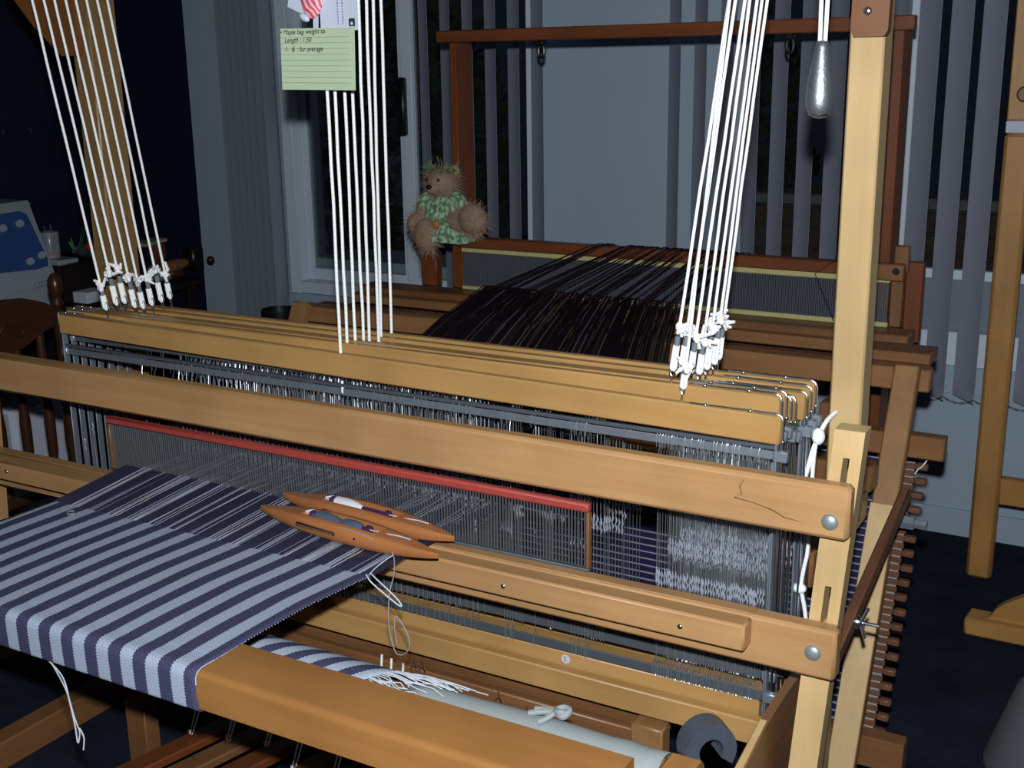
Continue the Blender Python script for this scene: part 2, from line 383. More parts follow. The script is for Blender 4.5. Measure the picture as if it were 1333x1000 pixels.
# vertical blinds
def blind(xs, ang, wd, ztop, zbot, mat, label, yb=2.45, chain=True):
    t = thing('vertical_blind', (xs[0], yb, zbot), label, 'blind', 'vertical blinds')
    a = math.radians(ang); proto = None
    c, s = math.cos(a) * wd / 2, math.sin(a) * wd / 2
    for x in xs:
        if proto is None:
            mb = MB(); nn = 6; vs = []; fs = []
            for i in range(nn + 1):
                q = -1 + 2 * i / nn; bow = .004 * (1 - q * q)
                for dz in (0, 1):
                    for th in (-.0005, .0005):
                        vs.append((q * c + s / wd * 2 * (bow + th), -q * s + c / wd * 2 * (bow + th), dz * (ztop - zbot)))
            for i in range(nn):
                o = i * 4; fs += [(o, o + 4, o + 6, o + 2), (o + 1, o + 3, o + 7, o + 5), (o, o + 1, o + 5, o + 4), (o + 2, o + 6, o + 7, o + 3)]
            fs += [(0, 2, 3, 1), (nn * 4, nn * 4 + 1, nn * 4 + 3, nn * 4 + 2)]
            mb.add(vs, fs); me = mb.mesh('slat', Vector((0, 0, 0))); o = part('slat', me, mat, t)
            hw = MB().bar((-c * .97, s * .97, .004), (c * .97, -s * .97, .004), .003, .03, (s, c, 0), .0005); proto = o
            h = part('bottom_weight', hw.mesh('bottom_weight', Vector((0, 0, 0))), mat, o)
        else:
            o = dup(proto, t)
        o.location = (x - xs[0], 0, 0)
    part('head_rail', MB().box(xs[0] - .08, xs[-1] + .08, yb - .03, yb + .03, ztop, ztop + .05), framew, t)
    if chain:
        for sgn in (1, -1):
            pts = []
            for x in xs[:-1]:
                p0, p1 = Vector((x + sgn * c, yb - sgn * s, zbot + .004)), Vector((x + (xs[1] - xs[0]) + sgn * c, yb - sgn * s, zbot + .004))
                for k in range(8):
                    q = k / 8; p = p0.lerp(p1, q); p.z -= .03 * 4 * q * (1 - q) * .5; pts.append(p)
            part('bead_chain', MB().tube(pts, [.0016 if i % 2 else .0009 for i in range(len(pts))], 5), black if sgn > 0 else framew, t)
    return t
blind([-.413 + .0985 * k for k in range(-9, 8)], 50, .135, 2.22, .545, slatm, 'open grey vertical blind hanging over the right window')
blind([-2.395 + .105 * k for k in range(0, 6)], 40, .127, 2.22, .60, slatm, 'open grey vertical blind behind the small bear, left of the pale wall')
blind([-3.47 + .042 * k for k in range(0, 7)], 76, .127, 2.22, .10, slatl, 'grey blind drawn into a stack beside the white window frame')

# ------------------------------------------------------------------ the front loom
X, Yv, Zv = Vector((1, 0, 0)), Vector((0, 1, 0)), Vector((0, 0, 1))
loom = thing('floor_loom', (-1.05, .2, 0), 'large pale maple floor loom in the foreground with striped cloth on it', 'loom')
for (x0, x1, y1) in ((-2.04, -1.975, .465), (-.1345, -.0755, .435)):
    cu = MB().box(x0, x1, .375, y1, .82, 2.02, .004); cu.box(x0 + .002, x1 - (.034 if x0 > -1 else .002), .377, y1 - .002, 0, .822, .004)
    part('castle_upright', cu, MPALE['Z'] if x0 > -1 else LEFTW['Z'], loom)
part('castle_top', MB().box(-2.2, .05, .10, .47, 2.02, 2.06, .004), MAPLE['X'], loom)
# brown gussets at the tops of the uprights
gm = plain('brown_gusset', (.17, .062, .016), .42, nscale=14, namt=.12)
g = part('gusset', MB().prism([(-.130, 2.02), (-.1265, 1.712), (-.122, 1.70), (-.072, 1.70), (-.066, 1.71), (-.062, 2.02)], (0, .352, 0), X, Zv, (0, .022, 0)), gm, loom)
part('screw', dome(MB(), (-.101, .352, 1.741), (0, -1, 0), .0075, .004), steel, g)
part('gusset', MB().prism([(-2.28, 2.02), (-2.225, 1.86), (-2.145, 1.775), (-2.055, 1.702), (-2.0, 1.702), (-1.985, 2.02)], (0, .352, 0), X, Zv, (0, .022, 0)), gm, loom)
# beater: hand rail, race board, slotted uprights
bt = bpy.data.objects.new('beater', None); COL.objects.link(bt); bt.parent = loom; bt.location = (0, 0, 0)
part('hand_rail', MB().box(-2.13, .003, 0, .034, .944, 1.032, .007), MAPLE['X'], bt)
lr = MB(); lr.box(-2.13, -.005, 0, .036, .703, .790, .006)
part('lower_rail', lr, MAPLE['X'], bt)
part('shuttle_race', MB().box(-2.05, -.142, -.040, -.0005, .741, .788, .004), MAPLE['X'], bt)
part('shuttle_race_ledge', MB().box(-2.05, -.142, .0005, .026, .7905, .7935, .001), MAPLE['X'], bt)
for z, x in ((.974, -.026), (.748, -.041)):
    part('carriage_bolt', dome(MB(), (x, 0, z), (0, -1, 0), .0135, .007), boltm, bt)
for x, z in ((-.59, .762), (-.252, .762), (-1.93, .766)):
    part('screw', dome(MB(), (x, -.040, z), (0, -1, 0), .005, .003), steel, bt)
cr = MB()
cr.tube([(-.165, -.0003, 1.022), (-.172, -.0003, 1.008), (-.168, -.0003, .996), (-.180, -.0003, .988), (-.150, -.0003, .985), (-.118, -.0003, .978), (-.098, -.0003, .969), (-.07, -.0003, .966)], [.0004, .0011, .0009, .0013, .0007, .0012, .0010, .0003], 5)
part('crack', cr, plain('dark_knot', (.16, .07, .03), .6), bt)
def slot_upright(x0, x1):
    mb = MB(); xa, xb = x0 + (x1 - x0) * .40, x0 + (x1 - x0) * .62
    def sh(z): return -.075 * (1.113 - z)
    def piece(a, b_, z0, z1):
        y0, y1 = .037, .075; vs = []
        for z in (z0, z1):
            for (x, y) in ((a, y0), (b_, y0), (b_, y1), (a, y1)): vs.append((x + sh(z), y, z))
        mb.add(vs, [(0, 1, 2, 3), (4, 5, 6, 7), (0, 1, 5, 4), (1, 2, 6, 5), (2, 3, 7, 6), (3, 0, 4, 7)])
    piece(x0, xa, .2, 1.113); piece(xb, x1, .2, 1.113)
    piece(xa, xb, 1.068, 1.113); piece(xa, xb, .850, .98); piece(xa, xb, .2, .775)
    return mb
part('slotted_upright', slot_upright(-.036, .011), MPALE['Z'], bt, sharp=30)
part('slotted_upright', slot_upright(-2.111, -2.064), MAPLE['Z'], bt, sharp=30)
# breast beam, side planks, lower rails
bp = [(-.482, .737), (-.482, .797), (-.485, .80)] + [(-.576 - .011 * math.sin(a), .789 + .011 * math.cos(a)) for a in [math.pi / 2 * i / 5 for i in range(6)]] + [(-.587, .740), (-.584, .737)]
part('breast_beam', MB().prism(bp, (-2.15, 0, 0), Yv, Zv, (2.013, 0, 0)), HONEY['X'], loom, sharp=30)
part('beam_rest', MB().box(-.135, -.085, -.60, -.36, .66, .742, .004), HONEY['Y'], loom)
part('beam_rest', MB().box(-2.03, -1.985, -.60, -.36, .66, .735, .004), HONEY['Y'], loom)
for x0 in (-.122, -2.03):
    if x0 > -1: part('side_plank', MB().prism([(-.34, .545), (-.119, .587), (-.009, .607), (.10, .612), (.34, .60), (.34, .10), (.20, .08), (-.34, .36)], (x0 + .0, 0, 0), Yv, Zv, (.016, 0, 0)), BROWN['Y'], loom)
    part('front_leg', MB().box(x0 - .0, x0 + .05, -.56, -.49, 0, .66, .004), BROWN['Z'], loom)
part('plank_edge', MB().bar((-.1145, -.30, .5535), (-.1145, -.005, .6095), .012, .003, X, .0006), MPALE['Y'], loom)
part('floor_rail', MB().box(-2.045, -1.985, -.62, .70, 0, .075, .004), BROWN['Y'], loom)
part('floor_rail', MB().box(-.125, -.07, -.62, .70, 0, .075, .004), BROWN['Y'], loom)
part('brace', MB().bar((-.060, .215, .632), (-.060, .76, .768), .020, .032, X, .003), PEGW['Y'], loom)
part('brace_end', MB().bar((-.064, .19, .610), (-.064, .235, .632), .014, .026, X, .003), TAN['Y'], loom)
wc = Vector((-.049, .325, .660)); wn = MB(); wn.lathe([(.0001, 0), (.012, 0), (.012, .005), (.008, .012), (.0001, .013)], wc, X, 14); wn.tube([wc, wc + X * .042], .0036, 8)
for sg in (1, -1):
    d = Vector((.35, sg * .25, sg * .9)).normalized()
    wn.bar(wc + X * .008, wc + X * .008 + d * .030, .005, .015, X, .0015)
part('wing_nut', wn, steel, loom)
hx = MB().lathe([(.0, 0), (.016, 0), (.016, .035), (.011, .037), (.011, .062), (.0, .062)], (-.088, .84, .672), X, 6)
part('hex_bolt', hx, galv, loom)
# back beam with the warp rolled behind the shafts
part('back_beam', MB().box(-1.96, -.14, .80, .86, .74, .80, .006), BROWN['X'], loom)
for x0 in (-1.95, -.20): part('side_rail', MB().box(x0, x0 + .04, .425, .86, .66, .735, .004), BROWN['Y'], loom)
# cast iron pawl with an arched top at the right end of the cloth roller
pw = MB(); R0, R1 = .040, .019; nseg = 18; arc = [math.radians(-40 + (255) * i / nseg) for i in range(nseg + 1)]
pc = Vector((-.118, -.262, .702))
ring = [(R0 * math.cos(a), R0 * math.sin(a)) for a in arc] + [(R1 * math.cos(a), R1 * math.sin(a)) for a in arc[::-1]]
pw.prism([(-a, b * 1.05) for a, b in ring], pc - Vector((.014, -.012, 0)), Vector((.70, .71, 0)).normalized(), Zv, (.026, -.027, 0))
part('pawl', pw, iron, loom, sharp=50)
part('pawl_post', MB().lathe([(.012, 0), (.014, .01), (.014, .05), (.010, .06)], (-.118, -.305, .615), (0, 0, 1), 14), iron, loom)
# cloth roller
part('cloth_roller', MB().lathe([(.0001, 0), (.036, 0), (.036, 1.80), (.0001, 1.80)], (-1.94, -.285, .635), X, 24), HONEY['X'], loom)
# lams, treadles and tie cords below the shafts
for j, (yy, zz) in enumerate(((.13, .425), (.165, .405), (.20, .43), (.235, .41))):
    part('lam', MB().box(-1.75, -.41 + .01 * j, yy, yy + .018, zz - .03, zz + .012, .003), BROWN['X'], loom)
part('lam_stop', MB().box(-.41, -.345, .12, .16, .37, .455, .003), TAN['Y'], loom)
tcord = []
for k in range(7):
    x = -1.46 + .10 * k
    part('treadle', MB().bar((x, -.46, .235 + .012 * (k % 3)), (x + .02, .62, .09), .055, .022, X, .004), BROWN['Y'] if k % 2 else REDW['Y'], loom)
    for q in range(1):
        y = .0 + .015 * (k % 3); z0 = .196 + .006 * (k % 3)
        cdm = MB(); 
        for dx in (-.004, .004): cdm.tube([(x + dx + .01, y, z0), (x + dx * 1.4 + .012, y + .03, z0 + .06), (x + dx + .012, .135, .395)], .0018, 5)
        o = part('tie_cord', cdm, cordm, loom)
        part('screw_eye', MB().tube([(x + .01 + .008 * math.cos(a), y, z0 + .005 + .008 * math.sin(a)) for a in [math.pi * 2 * i / 10 for i in range(11)]], .0016, 5), steel, o)
part('treadle_post', MB().box(-1.70, -1.635, .03, .075, 0, .205, .003), BROWN['Z'], loom)
# white jacks' cords and small hooks seen under the shafts
for (x, z) in ((-.99, .455), (-.965, .452), (-.935, .448)):
    part('tie_cord', MB().tube([(x, .118, z - .05), (x + .003, .116, z - .02), (x + .002, .12, z)], .0026, 6), cordm, loom)
for (x, z) in ((-.905, .452), (-.885, .455), (-.70, .432), (-.635, .418), (-.56, .40)):
    part('screw_eye', MB().tube([(x + .007 * math.cos(a), .119, z - .012 + .011 * math.sin(a)) for a in [math.pi * 2 * i / 10 for i in range(11)]] + [(x, .119, z + .012)], .0016, 5), steel, loom)
# cord knotted at the right upright
rc = MB(); rc.tube(smooth([(-.118, .36, 1.045), (-.128, .33, 1.03), (-.140, .31, .99), (-.146, .30, .955), (-.158, .295, .90)]), .0042, 7)
rc.tube(smooth([(-.135, .305, 1.012), (-.137, .30, .97), (-.138, .30, .92), (-.139, .30, .80), (-.144, .30, .76), (-.148, .30, .72), (-.140, .30, .68), (-.136, .30, .655)]), .0038, 7)
o = part('tie_cord', rc, cordm, loom)
part('knot', MB().ball((-.132, .305, 1.012), (.012, .011, .016)), cordm, o)
part('knot', MB().ball((-.150, .298, .716), (.013, .010, .010)), cordm, o)

# the reed, held between hand rail and lower rail
reed = thing('weaving_reed', (-1.05, .03, .793), 'long steel reed with a red bound top edge under the hand rail', 'reed')
part('top_binding', MB().box(-1.648, -.450, .019, .036, .905, .922, .004), redcap, reed)
part('bottom_binding', MB().box(-1.648, -.450, .021, .0345, .7938, .799, .002), darkbar, reed)
for x in (-1.646, -.456): part('end_bar', MB().box(x, x + .006, .022, .034, .800, .905, .001), BROWN['Z'], reed)
mb = MB(); x = -1.638
while x < -.458:
    mb.obox((x, .0275, .8525), (X, Yv, Zv), (.00078, .0018, .0525), .0002); x += .0064
part('dents', mb, dentm, reed, sharp=0, kind='stuff')

# ------------------------------------------------------------------ eight shaft frames
SY = [.15 + .028 * k for k in range(8)]
SDZ = [0, .027, .026, .011, .003, .006, .010, .013]
SHLAB = ['foremost shaft frame, its top bar lowest and nearest the hand rail', 'second shaft frame from the front, raised, with a round 2 sticker on its bottom bar',
         'third shaft frame from the front, raised level with the second', 'fourth shaft frame from the front, squeezed in mid pack', 'fifth shaft frame from the front, behind the fourth',
         'sixth shaft frame from the front, third from the back', 'seventh shaft frame from the front, next to the rearmost', 'rearmost shaft frame, its top bar nearest the dark purple warp']
def heddle(mb, me_, x, y, zt, zb, ze, tw):
    r = .00055; c, s = math.cos(tw), math.sin(tw)
    P = lambda a, b_, z: (x + a * c - b_ * s, y + a * s + b_ * c, z)
    mb.tube([P(0, -.004, zt - .016), P(0, -.0045, zt + .006), P(0, 0, zt + .013), P(0, .0045, zt + .006), P(0, .004, zt - .014), P(0, 0, zt - .022), P(0, 0, ze + .011)], r, 3, False)
    me_.tube([P(0, 0, ze + .017), P(.0016, .0004, ze + .008), P(-.0012, 0, ze), P(.0016, -.0004, ze - .008), P(0, 0, ze - .017)], [r, .0022, .0012, .0022, r], 6, False)
    mb.tube([P(0, 0, ze - .011), P(0, 0, zb + .022), P(0, -.004, zb + .014), P(0, -.0045, zb - .006), P(0, 0, zb - .013), P(0, .0045, zb - .006), P(0, .004, zb + .016), P(0, 0, zb + .022)], r, 3, False)
XL, XR = -1.915, -.153
for k in range(8):
    y, dz = SY[k], SDZ[k]; zt = 1.088 + dz
    xr, xl = XR - (.012 if 0 < k < 5 else 0), XL - (.004 * k if k < 5 else .012)
    sh = thing('shaft_frame', (-1.05, y, .46 + dz), SHLAB[k], 'shaft frame', 'shaft frames of the loom')
    tl = .022 if k == 0 else 0      # the foremost frame hangs a little high at its left end
    tb = MB().bar((xl, y, zt - .025 + tl), (xr, y, zt - .025), .019, .050, Yv, .003); part('top_bar', tb, MGOLD['X'], sh)
    part('bottom_bar', MB().box(xl + .02, xr - .012, y - .0125, y + .0125, .466 + dz, .516 + dz, .003), MGOLD['X'], sh)
    for xx in (xl + .004, xr - .008):
        part('end_strip', MB().box(xx, xx + .003, y - .008, y + .008, .44 + dz, zt - .05 + (tl if xx < -1 else 0), .0005), galv, sh)
    rp = [(xr - .165, y, zt + .002), (xr - .012, y, zt + .002)] + [(xr - .012 + .014 * math.sin(a), y, zt - .012 + .014 * math.cos(a)) for a in (.4, .8, 1.2)] + [(xr + .002, y, zt - .012), (xr + .002, y, .46 + dz)]
    br = part('bracket', MB().tube(rp, .0026, 7), steel, sh)
    for sx in (xr - .135, xr - .055): part('screw', dome(MB(), (sx, y - .003, zt + .003), Zv, .0042, .0035), steel, br)
    part('screw', dome(MB(), (xr + .003, y, zt - .045), X, .0042, .0035), steel, br)
    br = part('bracket', MB().box(xl - .001, xl + .075, y - .0065, y + .0065, zt + tl + .0003, zt + tl + .002, .0006), galv, sh)
    for sx in (xl + .018, xl + .048): part('screw', dome(MB(), (sx, y, zt + tl + .002), Zv, .0042, .003), steel, br)
    zb1, zb2 = zt - .071, .563 + dz
    part('heddle_bar', MB().box(xl + .01, xr - .008, y - .0016, y + .0016, zb1 - .0075, zb1 + .0075, .0005), darkbar if k else galv, sh)
    part('heddle_bar', MB().box(xl + .03, xr - .014, y - .0016, y + .0016, zb2 - .009, zb2 + .009, .0005), darkbar, sh)
    part('support_strip', MB().box(xl + .006, xr - .004, y - .004, y + .004, zt - .0605, zt - .0535, .0008), darkbar, sh)
    for z in (zb1, zb2):
        part('bar_clip', MB().box(xr - .012, xr + .014, y - .007, y + .007, z - .010, z + .010, .002), galv, sh)
        part('bar_clip', MB().box(xl - .004, xl + .012, y - .006, y + .006, z - .010, z + .010, .002), galv, sh)
    hs = MB(); he = MB(); rnd = random.Random(k * 13 + 1); xs = []
    a = -1.56
    while a < -.76: xs.append(a + rnd.uniform(-.003, .003)); a += .0135
    for g0, n, stp in () if k % 3 == 2 else ((-.70 + .01 * k, 4, .006), (-.63 + .018 * (k % 4), 1 + k % 3, .005), (-.55 + .02 * (k % 3), 6, .007)):
        xs += [g0 + i * stp + rnd.uniform(-.001, .001) for i in range(n)]
    a = -.375 + .012 * (k % 3)
    while a < xr - .02: xs.append(a); a += rnd.uniform(.0026, .0058)
    xs += [-1.88, -1.66, -1.62]
    for x in xs:
        if x < -1.6 and k > 1: continue
        ze = .80 + (dz - .012) * 1.2 + rnd.uniform(-.004, .004) - (.035 if x > -.45 and k % 3 == 0 else 0) - (.018 if x > -.45 and k % 3 == 1 else 0)
        heddle(hs, he, x, y, zb1, zb2, ze, rnd.uniform(-.9, .9))
    part('heddles', hs, heddlem, sh, sharp=60, kind='stuff', recalc=False)
    part('heddle_eyes', he, eyem, sh, sharp=0 if False else 80, kind='stuff')
    if k in (1, 2):
        sx, sz = ((-.571, .5275), (-.521, .5355))[k - 1]
        st = part('sticker', MB().lathe([(.0001, .0004), (.0095, .0004), (.0095, -.0004)], (sx, y - .0127, sz), (0, -1, 0), 20), white, sh, label='round white paper sticker')
        if k == 1:
            fc = bpy.data.curves.new('number', 'FONT'); fc.body = '2.'; fc.size = .013; fc.align_x = 'CENTER'; fc.align_y = 'CENTER'; fc.extrude = .0001
            glyphs('number', fc, ink, st, Vector((sx, y - .0135, sz)) - wloc(sh), (math.pi / 2, 0, 0))

# ------------------------------------------------------------------ lift cords
def fray(mb, c, r, n, rnd):
    for _ in range(n):
        d = Vector((rnd.gauss(0, 1), rnd.gauss(0, .6), rnd.gauss(0, .8))).normalized(); e = Vector((rnd.gauss(0, 1), rnd.gauss(0, 1), rnd.gauss(0, 1))) * r * .5
        mb.tube([c, c + d * r * .7, c + d * r * 1.1 + e], [.0030, .0040, .0026], 5)
def lift(xb, k, xt, knotted, kz, label, group, rnd):
    y = SY[k]; zt = 1.088 + SDZ[k] + (.020 if k == 0 and xb < -1.5 else .004 if k == 0 else 0)
    t = thing('lift_cord', (xb, y, zt), label, 'cord', group)
    top = Vector((xt, y, 2.02)); bot = Vector((xb, y, zt)); d = (top - bot); d /= d.z
    if not knotted:
        pts = [bot - d * .004]
        for q in range(1, 13):
            p = bot.lerp(top, q / 12); pts.append(p + Vector((rnd.uniform(-1, 1), 0, 0)) * .0012 * (q < 12))
        part('cord', MB().tube(pts, .0033, 7), cordm, t)
        if k == 0: part('cord_tail', MB().tube([bot - d * .052, bot - d * .070, bot - d * .078 + Vector((.001, 0, 0))], .0030, 7), cordm, t)
        return t
    P = lambda z: bot + d * z
    k0 = .080 + kz
    part('cord', MB().tube([P(k0)] + [P(k0 + (.93 - k0 - (zt - 1.09)) * q / 10) + Vector((rnd.uniform(-1, 1), 0, 0)) * .001 * (q < 10) for q in range(1, 11)], .0030, 7), cordm, t)
    eye = MB(); eye.tube([P(-.004), P(.012)], .0020, 6)
    eye.tube([P(.012) + Vector((.0045 * math.sin(a), 0, .014 - .014 * math.cos(a))) for a in [2 * math.pi * i / 12 for i in range(13)]], .0014, 6)
    part('screw_eye', eye, steel, t)
    lp = MB(); z0, z1 = .026, .056 + kz * .5
    lp.tube([P(z0) + Vector((-.003, -.002, 0)), P(z1) + Vector((-.002, -.003, 0))], .0036, 7); lp.tube([P(z0) + Vector((.003, .002, .0)), P(z1) + Vector((.002, .002, 0))], .0034, 7)
    lp.ball(P(z0), (.0062, .005, .006), 8, 6); part('loop', lp, cordm, t)
    part('sleeve', MB().tube([P(z1 - .001), P(z1 + .016)], .0052, 8), sleeve, t)
    kn = MB(); c = P(k0 - .004); kn.ball(c, (.0075, .007, .009), 9, 7); kn.ball(c + Vector((.004, -.003, -.006)), (.006, .006, .006), 8, 6); fray(kn, c, .015, 7, rnd)
    part('knot', kn, cordm, t)
    return t
ORD = ['first', 'second', 'third', 'fourth', 'fifth', 'sixth', 'seventh', 'eighth']
rnd = random.Random(3)
for k in range(8):
    lift(-1.751 + rnd.uniform(-.003, .003), k, -1.93 + .004 * k, True, (.0, .022, .028, .018, .012, .014, .026, .008)[k], ORD[k] + ' white lift cord from the left in the bunch before the left upright', 'left lift cords', rnd)
for k in range(8):
    lift(-1.083 + (.004, 0, .0, .0, -.006, -.002, -.016, -.008)[k], k, -1.075 + rnd.uniform(-.006, .006), False, 0, ORD[k] + ' white lift cord from the left in the bunch below the paper note', 'middle lift cords', rnd)
for k in range(8):
    lift(-.343 + (.010, -.022, -.016, -.010, -.004, .0, .004, .002)[k], k, -.243 + rnd.uniform(-.004, .004), True, (-.014, .026, .016, .014, .010, .026, .034, .02)[k], ORD[k] + ' white lift cord from the front in the right hand knotted bunch', 'right lift cords', rnd)

# ------------------------------------------------------------------ the striped cloth and its warp
cl = thing('striped_cloth', (-1.18, -.40, .80), 'navy and pale blue striped cloth stretched over the front beam, half woven', 'cloth')
path = [(-.192, .8035), (-.24, .8030), (-.30, .8026), (-.36, .8024), (-.42, .8022), (-.48, .8022), (-.52, .8022), (-.548, .8022), (-.5655, .8030), (-.5745, .8030), (-.5820, .8012), (-.5873, .7968), (-.5898, .7905), (-.5903, .780), (-.5901, .765), (-.5897, .75), (-.589, .738), (-.582, .733), (-.55, .728), (-.45, .715), (-.33, .692)]
PY = [-.6, -.45, -.33, -.192, .03]; PR = [-.797, -.797, -.792, -.772, -.745]; PL = [-1.588, -1.588, -1.587, -1.582, -1.603]
def lerp(xs, ys, x):
    if x <= xs[0]: return ys[0]
    for i in range(len(xs) - 1):
        if x <= xs[i + 1]: return ys[i] + (ys[i + 1] - ys[i]) * (x - xs[i]) / (xs[i + 1] - xs[i])
    return ys[-1]
CW = .792
mb = MB(); mb.uv = []; NU = 60; s = 0; fine = []
for i in range(len(path) - 1):
    n = 4 if i > 6 else 3
    for q in range(n): fine.append((path[i][0] + (path[i + 1][0] - path[i][0]) * q / n, path[i][1] + (path[i + 1][1] - path[i][1]) * q / n))
fine.append(path[-1]); fine.insert(1, (-.1923, .8035))
for j, (y, z) in enumerate(fine):
    if j: s += math.hypot(y - fine[j - 1][0], z - fine[j - 1][1])
    xr, xl = lerp(PY, PR, y), lerp(PY, PL, y)
    for i in range(NU + 1):
        q = i / NU; wv = .0012 * math.sin(q * 21 + s * 9) * min(1, s * 5) * (1 if s < .35 else .3)
        ex = .0012 * math.sin(s * 130) if i in (0, NU) else 0
        mb.v.append((xr + (xl - xr) * q + ex, y - (0 if s < .36 else abs(wv)), z + abs(wv) if s < .40 else z)); mb.uv.append((q * CW, s))
for j in range(len(fine) - 1):
    for i in range(NU):
        o = j * (NU + 1) + i; mb.f.append((o, o + 1, o + NU + 2, o + NU + 1))
web = part('woven_web', mb, clothm, cl, recalc=False, sharp=60)
sm = web.modifiers.new('thickness', 'SOLIDIFY'); sm.thickness = .0010; sm.offset = 0
# selvedge loops along the right edge
sv = MB(); s = 0
for j, (y, z) in enumerate(fine):
    if j == 0 or j > 45: continue
    if j: s += 1
    x = lerp(PY, PR, y)
    y2, z2 = fine[j + 1]
    for q in range(3): sv.ball((x + .0004, y + (y2 - y) * q / 3, z + (z2 - z) * q / 3 + .0006), (.0010, .0013, .0009), 5, 4)
part('selvedge', sv, warplight, cl, kind='stuff')
# warp threads fell -> reed -> heddles -> back beam
wl, wd, ww = MB(), MB(), MB(); rnd = random.Random(5); n = 400
for i in range(n):
    u = (i + .5) / n * CW; fr = ((u - EDGE) / PERIOD) % 1.0; light = u > EDGE and fr < LIGHTW / PERIOD and u < CW - .018
    q = u / CW
    if light and rnd.random() < .50: light = False
    ud = q + rnd.uniform(-.0006, .0006)
    up = i % 2
    p = [(lerp(PY, PR, -.192) + (lerp(PY, PL, -.192) - lerp(PY, PR, -.192)) * q, -.2060, .8014),
         (lerp(PY, PR, .03) + (PL[-1] - PR[-1]) * ud, .0275, .8125 + (.0035 if up else 0) - (.003 if not light else 0))]
    k = i % 8; xx = p[1][0]
    p.append((xx + rnd.uniform(-.002, .002), SY[k], .80 + (SDZ[k] - .012) * 1.2)); p.append((xx, .80, .806)); p.append((xx, .868, .76))
    if light and u > CW - .055 and rnd.random() < .6: ww.tube(p, .00075, 4, False)
    elif light: wl.tube(p, .00062, 4, False)
    else: wd.tube(p, .00112, 4, False)
part('pale_warp', wl, warplight, cl, kind='stuff', recalc=False, sharp=60); part('navy_warp', wd, warpdark, cl, kind='stuff', recalc=False, sharp=60)
part('peach_warp', ww, warpwarm, cl, kind='stuff', recalc=False, sharp=60)
# weft tails: pale loop at the edge, dark yarn falling from the shuttle, pale tail below the beam
wt = MB()
wt.tube(smooth([(-.778, -.192, .806), (-.762, -.20, .798), (-.735, -.20, .782), (-.706, -.20, .767), (-.699, -.20, .7675), (-.708, -.20, .778), (-.728, -.20, .792), (-.752, -.196, .803), (-.770, -.188, .807)]), .0013, 6)
wt.tube(smooth([(-.772, -.192, .806), (-.771, -.175, .812), (-.762, -.155, .822), (-.757, -.14, .826)]), .0009, 6)
part('pale_weft_tail', wt, yarnpale, cl)
wt = MB()
wt.tube(smooth([(-.935, -.113, .838), (-.88, -.117, .846), (-.82, -.123, .842), (-.775, -.12, .825), (-.748, -.15, .80), (-.738, -.18, .775), (-.728, -.20, .73), (-.722, -.20, .69), (-.712, -.20, .672), (-.695, -.20, .678), (-.685, -.20, .698), (-.692, -.20, .722), (-.712, -.20, .745), (-.716, -.20, .72), (-.712, -.20, .69)]), .0009, 6)
part('dark_weft_tail', wt, yarngrey, cl)
wt = MB()
wt.tube(smooth([(-1.135, -.582, .732), (-1.134, -.56, .69), (-1.131, -.555, .64), (-1.128, -.553, .60), (-1.126, -.553, .568), (-1.120, -.552, .585), (-1.118, -.553, .598), (-1.113, -.55, .58), (-1.118, -.55, .555)]), .0013, 6)
wt.tube(smooth([(-1.131, -.582, .732), (-1.131, -.56, .67), (-1.125, -.555, .62), (-1.119, -.553, .594)]), .0011, 6)
part('hanging_weft_tail', wt, yarnpale, cl)
hk = MB(); hk.tube(smooth([(-1.492, -.215, .8052), (-1.497, -.223, .806), (-1.488, -.235, .806), (-1.480, -.23, .806), (-1.482, -.222, .8055)]), .0011, 6)
part('stray_thread', hk, yarngrey, cl)
# cloth on the roller, its fringe
RC, RR = Vector((0, -.285, .635)), .052
mb = MB(); mb.uv = []; NA, NXr = 34, 40
for j in range(NA + 1):
    a = math.radians(225) - math.radians(330) * j / NA; rr = RR - .006 * j / NA
    for i in range(NXr + 1):
        q = i / NXr; x = -.665 - .95 * q + .30 * (j / NA - .42)
        mb.v.append((x, RC.y + rr * math.cos(a), RC.z + rr * math.sin(a))); mb.uv.append((q * .95 * .92 + .02, j / NA * .32))
for j in range(NA):
    for i in range(NXr):
        o = j * (NXr + 1) + i; mb.f.append((o, o + 1, o + NXr + 2, o + NXr + 1))
ro = part('rolled_web', mb, clothm, cl, recalc=False, sharp=60); sm = ro.modifiers.new('thickness', 'SOLIDIFY'); sm.thickness = .002
fg = MB(); rnd = random.Random(11)
for i in range(40):
    a = math.radians(rnd.uniform(25, 135)); x0 = -.668 - .30 * (math.degrees(a) - 86) / 330 + rnd.uniform(-.006, .006); ln = rnd.uniform(.05, .13)
    pts = []
    for q in range(6):
        t = q / 5; aa = a + .55 * t * rnd.uniform(.6, 1.2) - .25 * t; r = RR + .001 + .003 * math.sin(t * 3)
        pts.append((x0 + ln * t, RC.y + r * math.cos(aa), RC.z + r * math.sin(aa)))
    fg.tube(pts, .0011, 5)
part('fringe', fg, yarnpale, cl, kind='stuff')
ap = thing('canvas_apron', (-.35, -.285, .68), 'white canvas apron wrapped round the cloth roller behind the front beam', 'apron')
apm = plain('white_canvas', (.27, .30, .305), .85, nscale=180, namt=.08, bstr=.3)
mb = MB()
for j in range(21):
    a = math.radians(225) - math.radians(300) * j / 20
    for i in range(16):
        q = i / 15; x = -.62 + .445 * q; rr = .0455 + .0012 * math.sin(q * 9 + j * .3) + (.002 * math.sin(q * 60) if q > .8 else 0)
        mb.v.append((x, RC.y + rr * math.cos(a), RC.z + rr * math.sin(a)))
for j in range(20):
    for i in range(15):
        o = j * 16 + i; mb.f.append((o, o + 1, o + 17, o + 16))
